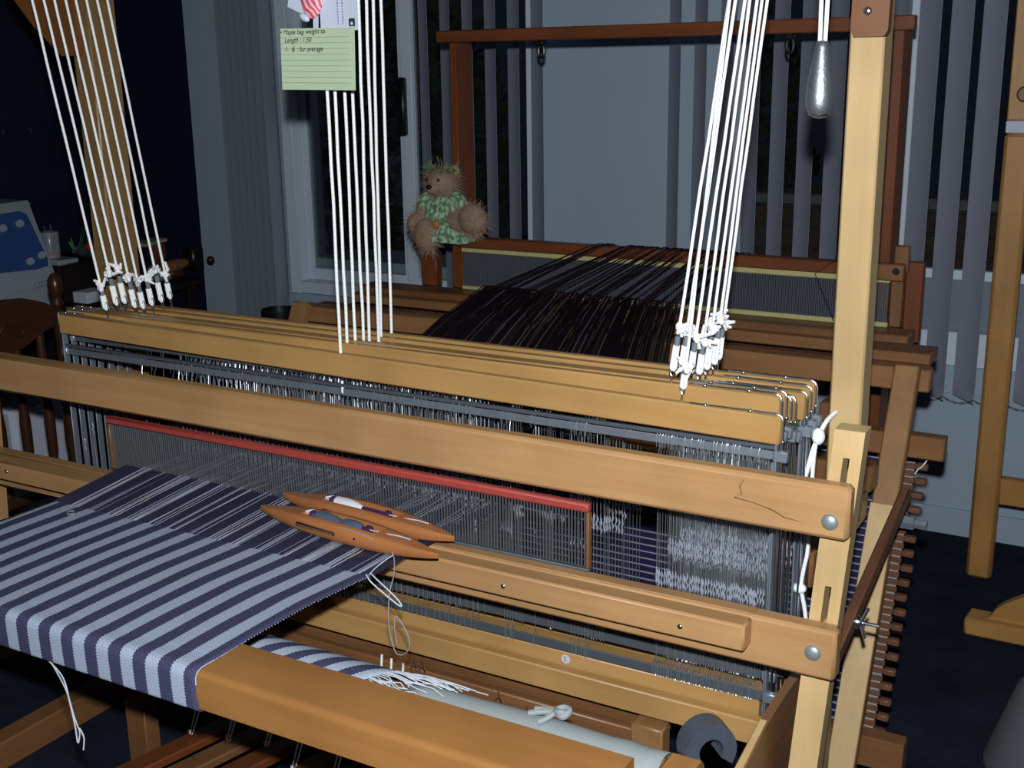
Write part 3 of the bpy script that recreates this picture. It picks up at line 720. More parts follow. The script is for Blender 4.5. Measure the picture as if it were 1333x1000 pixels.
ao = part('canvas', mb, apm, ap, recalc=False, sharp=60); sm = ao.modifiers.new('thickness', 'SOLIDIFY'); sm.thickness = .002
kn = MB(); kc = Vector((-.352, -.275, .688))
kn.tube(smooth([kc + Vector(p) for p in ((-.045, .0, .002), (-.025, .004, .003), (-.008, .0, .006), (.008, -.008, .008), (.012, .006, .012), (0, .010, .012), (-.008, 0, .010), (.004, -.008, .014), (.010, .0, .010))]), .0055, 7)
kn.tube(smooth([kc + Vector(p) for p in ((-.05, -.012, .0), (-.03, -.004, .004), (-.01, -.002, .008), (-.016, -.018, .003), (-.026, -.026, -.002))]), .0048, 7)
part('knotted_tie', kn, apm, ap)

# ------------------------------------------------------------------ the two boat shuttles lying on the warp
def shuttle(c, yaw, L, label, two):
    t = thing('boat_shuttle', c, label, 'shuttle', 'shuttles on the warp')
    rot = Matrix.Rotation(yaw, 3, 'Z'); C0 = Vector(c)
    T = lambda p: C0 + rot @ Vector(p)
    mb = MB(); NS = 41; prof = []
    for i in range(NS):
        tt = -1 + 2 * i / (NS - 1); wdt = .0325 * max(0, 1 - abs(tt) ** 2.3) ** .9 + .0012; h = .0345 * (1 - .55 * abs(tt) ** 2.2); zb = .010 * abs(tt) ** 3
        zt = zb * .8 + h * (1 - .25 * abs(tt) ** 3); inc = abs(tt - (-.02)) < .405
        gd = .017 if inc else 0; gw_ = wdt * .48 if abs(tt) < .5 else wdt * .48
        ring = [(-wdt * .72, zb), (wdt * .72, zb), (wdt, zb + h * .35), (wdt * .93, zt - h * .18), (wdt * .72, zt), (gw_, zt), (gw_ * .92, zt - gd), (-gw_ * .92, zt - gd), (-gw_, zt), (-wdt * .72, zt), (-wdt * .93, zt - h * .18), (-wdt, zb + h * .35)]
        for (a, z) in ring: mb.v.append(T((tt * L / 2, a, z)))
    for i in range(NS - 1):
        for k in range(12): mb.f.append((i * 12 + k, i * 12 + (k + 1) % 12, (i + 1) * 12 + (k + 1) % 12, (i + 1) * 12 + k))
    mb.f.append(tuple(range(12))); mb.f.append(tuple((NS - 1) * 12 + k for k in range(12)))
    body = part('body', mb, SHUT['X'], t, sharp=50)
    part('spindle', MB().tube([T((-.10, 0, .029)), T((.085, 0, .029)), T((.135, .0, .0325)), T((.158, .002, .0305))], .0012, 6), white, t)
    bb = MB(); ax = rot @ Vector((1, 0, 0))
    bb.lathe([(.0001, 0), (.0105, 0), (.0105, .006), (.0052, .010), (.0052, .135), (.0095, .139), (.0095, .146), (.0001, .146)], T((-.082, 0, .0275)), ax, 16)
    bo = part('bobbin', bb, plum, t)
    if two: yp = [(.005, .010), (.0118, .016), (.0128, .034), (.0105, .058), (.0068, .070), (.0068, .076), (.0105, .088), (.0118, .106), (.0098, .122), (.005, .128)]
    else: yp = [(.005, .010), (.0125, .014), (.0135, .04), (.010, .066), (.006, .078), (.005, .080)]
    part('yarn', MB().lathe(yp, T((-.082, 0, .0275)), ax, 18), yarnblue if two else yarnwhite, bo)
    part('wire_clip', MB().tube([T((-.10, 0, .031)), T((-.092, .006, .033)), T((-.086, .010, .0335))], .0022, 6), white, t)
    sl = MB().obox(T((-.045 if two else -.03, -.0312, .0185)), (ax, rot @ Vector((0, 1, 0)), Zv), (.050, .0035, .0036), .003)
    part('eye_slot', sl, plain('dark_slot', (.02, .012, .01), .7), t)
    part('eye_roller', MB().tube([T((-.09, -.0346, .0185)), T((0.0, -.0350, .0180))], .0011, 6), TAN['X'], t)
    part('exit_hole', MB().lathe([(.0001, .0003), (.0022, .0003), (.0022, -.001)], T((.052, -.0320, .0195)), rot @ Vector((0, -1, 0)), 10), black, t)
    return t
shuttle((-.903, -.0880, .8135), math.radians(-5.2), .445, 'front wooden boat shuttle with a bobbin of blue yarn, lying on the warp', True)
shuttle((-.912, -.0155, .8165), math.radians(-4.9), .435, 'rear wooden boat shuttle with a bobbin of white yarn, against the reed', False)

# ------------------------------------------------------------------ note, card, tag on the middle cords, lead weight
def sheet(mb, p, ux, uy, w_, h_, t_=.0005, bend=0.0, n=8):
    p, ux, uy = Vector(p), Vector(ux).normalized(), Vector(uy).normalized(); nn = ux.cross(uy); vs = []; fs = []
    for i in range(n + 1):
        q = i / n; b_ = bend * math.sin(q * math.pi)
        for v in (0, 1):
            for s_ in (-.5, .5): vs.append(p + ux * w_ * q + uy * h_ * v + nn * (b_ + s_ * t_))
    for i in range(n):
        o = i * 4; fs += [(o, o + 4, o + 6, o + 2), (o + 1, o + 3, o + 7, o + 5), (o, o + 1, o + 5, o + 4), (o + 2, o + 6, o + 7, o + 3)]
    fs += [(0, 2, 3, 1), (n * 4, n * 4 + 1, n * 4 + 3, n * 4 + 2)]
    return mb.add(vs, fs)
note = thing('paper_note', (-1.16, .126, 1.626), 'pale green ruled paper note with handwriting, pinned on the middle cords', 'note')
part('sheet', sheet(MB(), (-1.169, .126, 1.624), (1, .0, -.012), (.035, 0, 1), .178, .114, .0006, -.003), paperg, note)
rl = MB()
for i in range(9):
    z = 1.637 + i * .0105; rl.obox((-1.080 + .0018 * 0, .1255 - .0027 , z - .0006), (Vector((1, 0, -.012)).normalized(), Yv, Zv), (.083, .0002, .0003), .00008)
part('ruled_lines', rl, inkline, note)
def text(body, loc, size, parent, mat, shear=.3, rot=0, name='handwriting', align='LEFT'):
    fc = bpy.data.curves.new(name, 'FONT'); fc.body = body; fc.size = size; fc.shear = shear; fc.extrude = .00012; fc.align_x = align
    return glyphs(name, fc, mat, parent, Vector(loc) - wloc(parent), (math.pi / 2, rot, 0))
text('\u2022 Maple bag weight to', (-1.163, .1215, 1.7270), .0125, note, ink)
text('Length : 1.50', (-1.153, .1215, 1.7120), .0125, note, ink)
text('1.', (-1.153, .1215, 1.6960), .012, note, ink)
text('6', (-1.137, .1215, 1.6945), .016, note, ink)
text(': for average', (-1.124, .1215, 1.6950), .0125, note, ink)
card = thing('printed_card', (-1.03, .133, 1.74), 'pale card with a column of small print hanging above the green note', 'card')
part('sheet', sheet(MB(), (-1.072, .1335, 1.732), (1, 0, -.012), (0, 0, 1), .087, .15, .0006, -.002), white, card)
pr = MB()
for i in range(26):
    z = 1.744 + i * .0052
    for c0, c1 in ((-1.030, -1.027), (-1.018, -1.0165)):
        pr.obox(((c0 + c1) / 2, .1312, z), (X, Yv, Zv), (.0022 * (.5 + .5 * ((i * 7) % 5) / 5), .0002, .0016), .00008)
part('small_print', pr, plain('print_blue', (.22, .26, .42), .7), card, kind='stuff')
part('picture_square', MB().box(-1.004, -.990, .1315, .1322, 1.738, 1.752, .0002), ink, card)
part('picture_spot', MB().lathe([(.0001, .0004), (.003, .0004), (.003, 0)], (-.997, .1314, 1.743), (0, -1, 0), 12), white, card)
tagm, nt_, b_ = newmat('red_knit')
tc_ = N(nt_, 'ShaderNodeTexCoord'); v_ = N(nt_, 'ShaderNodeTexWave', bands_direction='DIAGONAL'); v_.inputs['Scale'].default_value = 42; v_.inputs['Distortion'].default_value = 5
nt_.links.new(tc_.outputs['Object'], v_.inputs['Vector']); cr_ = N(nt_, 'ShaderNodeValToRGB'); cr_.color_ramp.elements[0].color = (.62, .03, .09, 1); cr_.color_ramp.elements[1].color = (.9, .55, .62, 1)
nt_.links.new(v_.outputs['Fac'], cr_.inputs['Fac']); nt_.links.new(cr_.outputs['Color'], b_.inputs['Base Color']); b_.inputs['Roughness'].default_value = .8
tg = thing('sweet_pouch', (-1.10, .13, 1.77), 'pink and red patterned pouch with a white flap above the green note', 'pouch')
part('pouch', MB().ball((-1.086, .128, 1.790), (.025, .009, .036), 20, 14), tagm, tg)
part('flap', sheet(MB(), (-1.148, .132, 1.778), (1, 0, -.42), (.25, 0, 1), .045, .022, .002), white, tg)
part('white_tip', MB().ball((-1.105, .127, 1.757), (.013, .006, .007), 10, 7, Matrix.Rotation(.5, 3, 'Y')), white, tg)
part('ribbon', sheet(MB(), (-1.088, .131, 1.733), (1, 0, 0), (.05, 0, 1), .012, .03, .001), white, tg)

pd = thing('lead_weight', (-.085, .05, 1.57), 'grey teardrop lead weight hanging on a doubled white cord', 'weight')
leadm = plain('lead', (.30, .33, .36), .40, .85, nscale=220, namt=.25, bstr=.25)
pc = Vector((-.0885, .05, 1.579))
prof = [(.0001, 0), (.009, .002), (.0160, .008), (.0200, .019), (.0208, .031), (.0198, .047), (.0168, .067), (.0130, .087), (.0102, .102), (.0085, .110), (.0001, .113)]
part('teardrop', MB().lathe(prof, pc, (0, 0, 1), 26), leadm, pd, sharp=60)
part('base_ring', MB().lathe([(.0145, .0055), (.0155, .0072), (.0150, .0092)], pc, (0, 0, 1), 22), steel, pd)
cdm = MB()
for dx in (-.0058, .0052): cdm.tube([pc + Vector((dx * .7, 0, .108)), pc + Vector((dx, 0, .25)), pc + Vector((dx, .0, .45))], .0031, 7)
part('cord', cdm, cordm, pd)

# ------------------------------------------------------------------ the rear loom
rl2 = thing('floor_loom', (-1.02, 1.5, 0), 'second brown loom behind, with a tall red framed beater and dark warp', 'loom')
part('breast_beam', MB().box(-1.945, -.08, 1.05, 1.095, .915, .9685, .004), BEAMW['X'], rl2)
part('beam_cap', MB().box(-1.93, -.10, 1.12, 1.16, .905, .962, .004), REDW['X'], rl2)
for x0, m in ((-.157, TAN), (-1.945, TAN)):
    lg = MB(); p0, p1 = Vector((x0 + .0285, .56 - .02 + .018, 0.0)), Vector((x0 + .0285, 1.036, .978))
    d = (p1 - p0).normalized(); nrm = Vector((0, -d.z, d.y))
    lg.bar(p0 + nrm * .0, p1, .057, .032, X, .004)
    part('slanted_leg', lg, m['Z'], rl2)
    if x0 > -1:
        lb = MB(); q0, q1 = p0.lerp(p1, .02), p0.lerp(p1, .70); lb.bar(q0 - nrm * (-.022), q1 - nrm * (-.022), .058, .010, X, .002)
        part('facing_board', lb, MPALE['Z'], rl2, label='pale lower facing board')
b_o = dome(MB(), (-.118, .872, .668), (0, -.9, .43), .009, .005); part('carriage_bolt', b_o, steel, rl2)
part('cross_rail', MB().box(-1.98, -.038, 1.06, 1.10, .750, .806, .003), BROWN['X'], rl2)
part('cross_rail', MB().box(-1.98, -.014, .70, .745, .13, .206, .003), BROWN['X'], rl2)
part('race_board', MB().box(-2.06, -.225, 1.50, 1.60, .905, .945, .004), BROWN['X'], rl2)
part('race_board_lip', MB().box(-2.06, -.225, 1.46, 1.50, .893, .925, .004), BEAMW['X'], rl2)
part('beater_rail', MB().box(-1.70, -.29, 1.575, 1.615, 1.087, 1.122, .004), REDW['X'], rl2)
for x0, x1 in ((-1.735, -1.675), (-.335, -.305), (-.30, -.268)):
    part('beater_post', MB().box(x0, x1, 1.60, 1.63, .945, 1.09, .003), REDW['Z'] if x0 < -1 else BROWN['Z'], rl2)
hb = part('rail_block', MB().box(-.345, -.262, 1.565, 1.60, 1.080, 1.126, .003), BROWN['X'], rl2)
part('hole', MB().lathe([(.0001, .0004), (.010, .0004), (.010, -.002)], (-.282, 1.565, 1.107), (0, -1, 0), 14), black, hb)
part('peg', MB().box(-.296, -.258, 1.60, 1.625, 1.10, 1.172, .003), BROWN['Z'], rl2)
part('side_panel', MB().box(-.268, -.222, 1.63, 1.66, .90, 1.125, .003), REDW['Z'], rl2)
part('side_block', MB().box(-.255, -.10, 1.14, 1.24, .955, .985, .003), BROWN['X'], rl2)
part('side_rail', MB().box(-1.76, -1.72, 1.095, 1.64, .80, .85, .004), BROWN['Y'], rl2)
part('side_rail', MB().box(-.345, -.31, 1.095, 1.64, .80, .85, .004), BROWN['Y'], rl2)
part('frame_post', MB().box(-1.748, -1.722, 1.635, 1.735, 0, 1.76, .003), REDW['Z'], rl2)
part('frame_post', MB().box(-.345, -.315, 1.635, 1.735, 0, 1.76, .003), REDW['Z'], rl2)
part('frame_foot', MB().box(-1.748, -.315, 1.65, 1.72, .26, .30, .003), REDW['X'], rl2)
part('short_post', MB().box(-1.862, -1.80, 1.60, 1.635, .945, 1.06, .003), REDW['Z'], rl2)
part('cross_bar', MB().box(-1.778, -.285, 1.605, 1.635, 1.738, 1.776, .003), REDW['X'], rl2)
for x in (-1.40, -.62):
    hk = MB(); hk.box(x - .012, x + .012, 1.606, 1.632, 1.722, 1.738, .003)
    hk.tube([(x + .010 * math.sin(a), 1.618, 1.706 + .02 * math.cos(a)) for a in [2 * math.pi * i / 12 for i in range(13)]], .005, 7)
    part('pulley_hook', hk, black, rl2)
rd2 = thing('weaving_reed', (-1.06, 1.59, .945), 'long dark reed with yellowish bindings in the beater of the rear loom', 'reed')
part('top_binding', MB().box(-1.69, -.30, 1.584, 1.598, 1.070, 1.0868, .003), brass, rd2)
part('bottom_binding', MB().box(-1.69, -.30, 1.584, 1.598, .9455, .960, .003), brass, rd2)
mb = MB(); x = -1.685
while x < -.305: mb.obox((x, 1.591, 1.015), (X, Yv, Zv), (.0013, .003, .056), .0003); x += .0050
part('dents', mb, plain('dark_dent', (.10, .11, .14), .5, .3), rd2, sharp=0, kind='stuff')
# dark warp
dw = thing('dark_warp', (-1.15, 1.3, .96), 'dense dark purple warp drawn over the rear loom with a few pale and orange threads', 'warp')
A0, A1 = -1.375, -.667; B0, B1 = -1.50, -.848; C0_, C1_ = -1.203, -.732
mats = {'plum_threads': (MB(), plain('plum_thread', (.012, .005, .010), .85, spec=.1)), 'pale_threads': (MB(), plain('mauve_thread', (.17, .13, .15), .8)), 'orange_threads': (MB(), plain('amber_thread', (.20, .10, .035), .8)), 'brown_threads': (MB(), plain('umber_thread', (.06, .036, .022), .8))}
rnd = random.Random(21); n = 400
for i in range(n):
    q = (i + .5) / n + rnd.uniform(-.002, .002); q2 = q + rnd.gauss(0, .004)
    z1 = rnd.uniform(0, .004)
    a = (A0 + (A1 - A0) * q, .90, .9675 + z1); e = (-1.604 + (-.917 + 1.604) * q2, 1.583, .9635 + z1 * .5); f0 = (a[0] - (e[0] - a[0]) * .22, .75, .9625 + z1); am = (a[0] + (e[0] - a[0]) * .214, 1.046, .9715 + z1 * .5); b = (B0 + (B1 - B0) * q2, 1.42, .985 + z1 - .012 * q)
    stop = rnd.random(); cpt = (C0_ + (C1_ - C0_) * max(0, min(1, q2 + rnd.gauss(0, .03))), 1.568, 1.1245 - .03 * 0)
    pts = [(f0[0], .80, .80), (f0[0], .735, .84), (f0[0], .732, .92), f0, a, am]
    if stop < .17: pts += [b, cpt, (cpt[0] + .02, 1.60, 1.127), (cpt[0] + .05, 2.1, .95)]
    else: pts += [e, (e[0] + .01, 1.60, .963), (e[0] - .12, 2.1, .93)]
    r_ = rnd.random(); key = 'plum_threads' if r_ < .82 else 'pale_threads' if r_ < .92 else 'orange_threads' if r_ < .945 else 'brown_threads'
    if stop < .17: key = 'plum_threads'
    if q > .86 and stop >= .17 and rnd.random() < .6: key = 'brown_threads'
    mats[key][0].tube(pts, .0017 if key == 'plum_threads' else .0016, 4, False)
for nme, (m_, mt_) in mats.items(): part(nme, m_, mt_, dw, kind='stuff', recalc=False, sharp=60)
part('plum_threads', MB().tube([(-.44, 1.55, .96), (-.505, 1.572, 1.085), (-.45, 1.574, 1.1255), (-.40, 1.62, 1.126)], .0012, 5), mats['plum_threads'][1], dw)

# curtain of warp sticks hanging between the slanted legs
sc = thing('stick_curtain', (-.9, .9, .5), 'stack of flat warp sticks laced with white cord, hanging behind the slanted leg', 'warp sticks')
bluem = plain('deep_blue_stick', (.007, .006, .055), .6, nscale=20); sends = PEGW['X']
proto_s = proto_c = proto_e = proto_p = None
for i in range(37):
    z = .738 - .0155 * i; y = 1.030 + .474 * (z - .717)
    if proto_s is None:
        proto_s = part('stick', MB().box(-1.75, -.150, -.0035, .0035, -.0066, .0066, .001).mesh('stick', Vector((0, 0, 0))), bluem, sc)
        proto_e = part('stick_end', MB().box(-.1495, -.094, -.0035, .0035, -.0066, .0066, .001).mesh('stick_end', Vector((0, 0, 0))), sends, sc)
        proto_c = part('lacing', MB().box(-1.74, -.097, -.0050, .0010, -.0007, .0007, .0002).mesh('lacing', Vector((0, 0, 0))), plain('lacing_cord', (.42, .42, .42), .8), sc)
        so, eo, co = proto_s, proto_e, proto_c
    else:
        so, eo, co = proto_s.copy(), proto_e.copy(), proto_c.copy()
        for o in (so, eo, co): COL.objects.link(o)
    for o, dzz in ((so, 0), (eo, 0), (co, .00775)): o.location = Vector((0, y + .474 * dzz, z + dzz)) - sc.location
    if i % 2 == 0:
        if proto_p is None: proto_p = po = part('peg', MB().box(-.095, -.068, -.006, .012, -.0078, .0078, .003).mesh('peg', Vector((0, 0, 0))), PEGW['X'], sc)
        else: po = proto_p.copy(); COL.objects.link(po)
        po.location = Vector((.002 * math.sin(i), y, z)) - sc.location
lt = MB().tube([(-.091, 1.015, .728), (-.084, 1.01, .742), (-.074, 1.0, .752), (-.064, .995, .770)], .0018, 5)
part('lacing_tail', lt, cordm, sc)

# ------------------------------------------------------------------ small bear
bear = thing('teddy_bear', (-1.73, 1.56, 1.12), 'small shaggy bear in a green pleated dress perched on the rear beater', 'teddy bear')
furm = plain('bear_fur', (.30, .205, .15), .95, spec=.1, nscale=60, namt=.3)
Rm = Matrix.Rotation
E_ = [((-1.735, 1.55, 1.296), (.056, .052, .052), None), ((-1.742, 1.508, 1.284), (.024, .024, .020), None),      # head, muzzle
      ((-1.782, 1.56, 1.338), (.020, .012, .020), None), ((-1.690, 1.56, 1.338), (.020, .012, .020), None),       # ears
      ((-1.728, 1.56, 1.205), (.055, .045, .068), None), ((-1.730, 1.56, 1.252), (.036, .034, .03), None),        # torso, neck
      ((-1.800, 1.530, 1.205), (.024, .026, .052), Rm(.35, 3, 'Y')), ((-1.822, 1.515, 1.165), (.027, .028, .034), None),   # her right arm
      ((-1.672, 1.535, 1.210), (.024, .026, .052), Rm(-.7, 3, 'Y')),                                            # her left arm
      ((-1.752, 1.52, 1.150), (.034, .05, .032), None), ((-1.756, 1.478, 1.135), (.046, .026, .056), None),        # her right leg, foot
      ((-1.655, 1.53, 1.178), (.055, .045, .034), Rm(.2, 3, 'Y')), ((-1.592, 1.505, 1.192), (.052, .032, .050), Rm(.5, 3, 'Y'))]     # her left leg, foot
bm_b = MB()
for c, r, ro_ in E_: bm_b.ball(c, r, 16, 11, ro_)
bo = part('body', bm_b, furm, bear, sharp=0)
rm = bo.modifiers.new('skin', 'REMESH'); rm.mode = 'VOXEL'; rm.voxel_size = .005; rm.use_smooth_shade = True
fur = MB(); rnd = random.Random(9)
for ei, (c, r, ro_) in enumerate(E_):
    nn = int(9000 * (r[0] * r[1] + r[1] * r[2] + r[0] * r[2]) / .009) if ei not in (4, 5) else 0
    for _ in range(int(nn * .10)):
        d = Vector((rnd.gauss(0, 1), rnd.gauss(0, 1), rnd.gauss(0, 1))).normalized(); p = Vector((d.x * r[0], d.y * r[1], d.z * r[2]))
        nm = Vector((d.x / r[0], d.y / r[1], d.z / r[2])).normalized()
        if ro_: p = ro_ @ p; nm = ro_ @ nm
        if ei == 1 and nm.y < -.5: continue
        ln = rnd.uniform(.010, .027) * (.5 if ei == 1 else 1); tp = nm * ln + Vector((rnd.gauss(0, 1), rnd.gauss(0, 1), rnd.gauss(0, 1) - .5)) * .008
        sd = nm.orthogonal().normalized() * .0011; q = Vector(c) + p - nm * .003
        fur.add([q - sd, q + sd, q + tp], [(0, 1, 2)])
part('fur', fur, furm, bear, recalc=False, sharp=0, kind='stuff')
part('nose', MB().ball((-1.743, 1.486, 1.291), (.010, .008, .008), 10, 8), black, bear)
for x in (-1.763, -1.718): part('eye', MB().ball((x, 1.503, 1.312), (.005, .005, .005), 8, 6), black, bear)
part('foot_pad', MB().ball((-1.756, 1.454, 1.132), (.026, .006, .034), 14, 9), plain('tan_suede', (.30, .19, .11), .9), bear)
dm, nt_, b_ = newmat('green_dress')
b_.inputs['Roughness'].default_value = .85
tc_ = N(nt_, 'ShaderNodeTexCoord'); no_ = N(nt_, 'ShaderNodeTexNoise'); no_.inputs['Scale'].default_value = 70; nt_.links.new(tc_.outputs['Object'], no_.inputs['Vector'])
cr_ = N(nt_, 'ShaderNodeValToRGB'); cr_.color_ramp.elements[0].position = .42; cr_.color_ramp.elements[1].position = .58
cr_.color_ramp.elements[0].color = (.10, .20, .10, 1); cr_.color_ramp.elements[1].color = (.36, .50, .36, 1)
nt_.links.new(no_.outputs['Fac'], cr_.inputs['Fac']); nt_.links.new(cr_.outputs['Color'], b_.inputs['Base Color'])
db = MB(); nA = 72; lv = [(1.262, .032), (1.250, .044), (1.235, .052), (1.215, .058), (1.19, .064), (1.165, .072), (1.145, .080), (1.125, .088), (1.115, .090)]
for (z, r) in lv:
    for k in range(nA):
        a = 2 * math.pi * k / nA; rr = r + (.0055 if k % 4 in (0, 1) else -.002) * min(1, (1.27 - z) * 16)
        db.v.append((-1.722 + .18 * max(0, 1.19 - z) + rr * 1.02 * math.cos(a), 1.553 + rr * .86 * math.sin(a) - .012 * (1.26 - z) * 8, z + .004 * math.sin(a * 3)))
for j in range(len(lv) - 1):
    for k in range(nA): db.f.append((j * nA + k, j * nA + (k + 1) % nA, (j + 1) * nA + (k + 1) % nA, (j + 1) * nA + k))
part('dress', db, dm, bear, recalc=False)
for c, ro_ in (((-1.788, 1.54, 1.228), .35), ((-1.676, 1.542, 1.232), -.7)):
    sm_ = MB().ball(c, (.033, .034, .040), 18, 12, Rm(ro_, 3, 'Y')); sv = [Vector(p) for p in sm_.v]
    sm_.v = [tuple(Vector(c) + (p - Vector(c)) * (1 + .09 * (1 if i % 2 else -1))) for i, p in enumerate(sv)]
    part('sleeve', sm_, dm, bear)
part('pocket_flower', MB().ball((-1.712, 1.474, 1.175), (.014, .010, .016), 10, 8), plain('orange_felt', (.42, .17, .03), .9), bear)
hb_ = MB(); rnd = random.Random(4)
for i in range(46):
    a = rnd.uniform(-2.6, .3); c = Vector((-1.738 + .052 * math.cos(a), 1.55 + .045 * math.sin(a), 1.340 + rnd.uniform(-.008, .01)))
    d = Vector((rnd.gauss(0, 1), rnd.gauss(0, 1), rnd.gauss(.5, .8))).normalized() * rnd.uniform(.012, .024); s_ = d.orthogonal().normalized() * .005
    hb_.add([c, c + d * .5 + s_, c + d, c + d * .5 - s_], [(0, 1, 2, 3)])
hb_.tube([(-1.735, 1.545, 1.345), (-1.739, 1.54, 1.365), (-1.742, 1.538, 1.385)], .0018, 5)
part('leaf_garland', hb_, plain('garland_green', (.09, .15, .05), .85), bear, recalc=False, sharp=0)

# ------------------------------------------------------------------ left side: table, overlocker, chair and clutter
tb = thing('work_table', (-3.5, 1.5, 0), 'dark work table along the navy wall under the white sewing machine', 'table')
part('table_top', MB().box(-3.79, -3.41, .45, 2.14, .74, .775, .005), TABLEW['Y'], tb)
for x in (-3.76, -3.47):
    for y in (.5, 2.06): part('leg', MB().box(x, x + .05, y, y + .05, 0, .74, .004), TABLEW['Z'], tb)
om = plain('machine_white', (.27, .32, .36), .4, nscale=5, namt=.05)
ov = thing('overlocker', (-3.6, 1.2, .775), 'white overlock sewing machine with a blue panel and four pale dials', 'sewing machine')
prf = [(-3.43, .776), (-3.43, .875), (-3.448, .905), (-3.548, 1.165), (-3.565, 1.178), (-3.74, 1.178), (-3.75, 1.16), (-3.75, .776)]
part('housing', MB().prism(prf, (0, 1.0, 0), X, Zv, (0, .385, 0)), om, ov)
part('top_lid', MB().prism([(-3.552, 1.168), (-3.566, 1.184), (-3.745, 1.184), (-3.745, 1.178), (-3.568, 1.178)], (0, .99, 0), X, Zv, (0, .402, 0)), om, ov)
sd = Vector((-.100, 0, .260)).normalized(); sn = Vector((.26, 0, .10)).normalized()
def onp(y, q, off=0): return Vector((-3.448, y, .905)) + Vector((-.100, 0, .260)) * q + sn * off
pn = [(1.05, .16), (1.31, .10), (1.365, .12), (1.375, .22), (1.355, .88), (1.33, .94), (1.0, .92), (1.0, .45)]
pnl = MB(); vs = [onp(y, q, .0) for y, q in pn] + [onp(y, q, .003) for y, q in pn]; k = len(pn)
pnl.add(vs, [tuple(range(k)), tuple(range(k, 2 * k))] + [(i, (i + 1) % k, k + (i + 1) % k, k + i) for i in range(k)])
part('blue_panel', pnl, plain('panel_blue', (.02, .06, .20), .4), ov)
for (y, q) in ((1.225, .73), (1.305, .76), (1.29, .22), (1.35, .28)):
    part('dial', MB().lathe([(.0001, .014), (.013, .014), (.0155, .010), (.0155, 0)], onp(y, q, .003), sn, 16), om, ov)
part('looper_door', MB().box(-3.4315, -3.4255, 1.02, 1.37, .785, .868, .004), om, ov)
part('lever', MB().box(-3.432, -3.415, 1.27, 1.36, .872, .888, .003), plain('machine_grey', (.25, .28, .31), .4), ov)
part('thread_guide', MB().tube([(-3.60, 1.10, 1.18), (-3.60, 1.10, 1.30)], .004, 8), steel, ov)
part('dark_mouth', MB().box(-3.4322, -3.4265, 1.0, 1.10, .89, .93, .003), black, ov)
# turned chair seen from its back
ch = thing('spindle_chair', (-2.72, .38, 0), 'dark varnished chair with turned spindles and a carved crest, left of the loom', 'chair')
crs = [(.615, .985), (.56, 1.015), (.50, 1.036), (.44, 1.042), (.38, 1.04), (.30, 1.042), (.24, 1.036), (.18, 1.015), (.125, .985), (.125, .94), (.18, .935), (.26, .90), (.38, .885), (.47, .895), (.55, .93), (.615, .945)]
part('crest_rail', MB().prism(crs, (-2.512, 0, 0), Yv, Zv, (.024, 0, 0)), DARKW['Y'], ch)
cv = MB().tube([(-2.487, .40 + .08 * t, .955 + .022 * math.sin(t * 6)) for t in [i / 10 for i in range(11)]], .005, 6); part('carving', cv, DARKW['Y'], ch)
def turned(x, y, z0, z1, r):
    L = z1 - z0; return MB().lathe([(.0001, 0), (r * .8, 0), (r, .08 * L), (r * .6, .14 * L), (r * .9, .2 * L), (r, .45 * L), (r * .65, .6 * L), (r * 1.0, .66 * L), (r * .6, .72 * L), (r * .9, .85 * L), (r * .7, L), (.0001, L)], (x, y, z0), (0, 0, 1), 14)
for y in (.615, .125):
    p_ = MB().lathe([(.0001, 0), (.020, 0), (.022, .2), (.020, .46), (.024, .48), (.018, .52), (.022, .58), (.017, .88), (.021, .96), (.013, .985), (.020, 1.0), (.014, 1.018), (.021, 1.035), (.023, 1.055), (.020, 1.075), (.010, 1.09), (.0001, 1.094)], (-2.50, y, 0), (0, 0, 1), 16)
    part('back_post', p_, DARKW['Z'], ch)
for i in range(5): part('spindle', turned(-2.50, .20 + .085 * i, .47, .925, .016), DARKW['Z'], ch)
part('seat', MB().box(-2.93, -2.47, .10, .64, .435, .47, .012), DARKW['X'], ch)
for y in (.14, .60): part('leg', turned(-2.90, y, 0, .435, .022), DARKW['Z'], ch)
# storage tubs under the table, boxes and things on it
for i, (y, z1, lab) in enumerate(((.75, .50, 'pale plastic tub under the table, nearer the chair'), (1.2, .46, 'pale plastic tub under the table, farther from the chair'))):
    t = thing('storage_tub', (-3.5, y, 0), lab, 'tub', 'tubs under the table')
    part('tub', MB().box(-3.7, -3.38, y - .14, y + .14, 0, z1 - .02, .02), white, t); part('lid', MB().box(-3.71, -3.37, y - .15, y + .15, z1 - .02, z1, .006), om, t)
bx = solo('cardboard_box', MB().box(-3.76, -3.47, 1.42, 1.80, .776, .925, .004), TABLEW['Y'], (-3.6, 1.6, .776), 'low dark box on the table behind the sewing machine', 'box')
tr = solo('white_tray', MB().box(-3.66, -3.475, 1.43, 1.53, .9255, .945, .004), om, (-3.57, 1.48, .9255), 'small white tray under the clear jar beside the machine', 'tray')
jr = thing('thread_jar', (-3.57, 1.475, .946), 'clear jar of dark and red threads beside the sewing machine', 'jar')
part('jar', MB().lathe([(.0001, 0), (.036, 0), (.038, .006), (.038, .10), (.035, .105)], (-3.57, 1.475, .946), (0, 0, 1), 20), clearp, jr)
for i in range(7): part('pencil', MB().tube([(-3.57 + .014 * math.cos(i), 1.475 + .014 * math.sin(i), .952), (-3.57 + .024 * math.cos(i), 1.475 + .024 * math.sin(i), 1.05 + .013 * (i % 3))], .0035, 6), (REDW['Z'], black, plain('pencil_blue', (.05, .06, .16), .5))[i % 3], jr)
part('red_base', MB().lathe([(.0001, 0), (.034, 0), (.034, .016), (.0001, .016)], (-3.57, 1.475, .9475), (0, 0, 1), 18), plain('red_plastic', (.30, .02, .03), .4), jr)
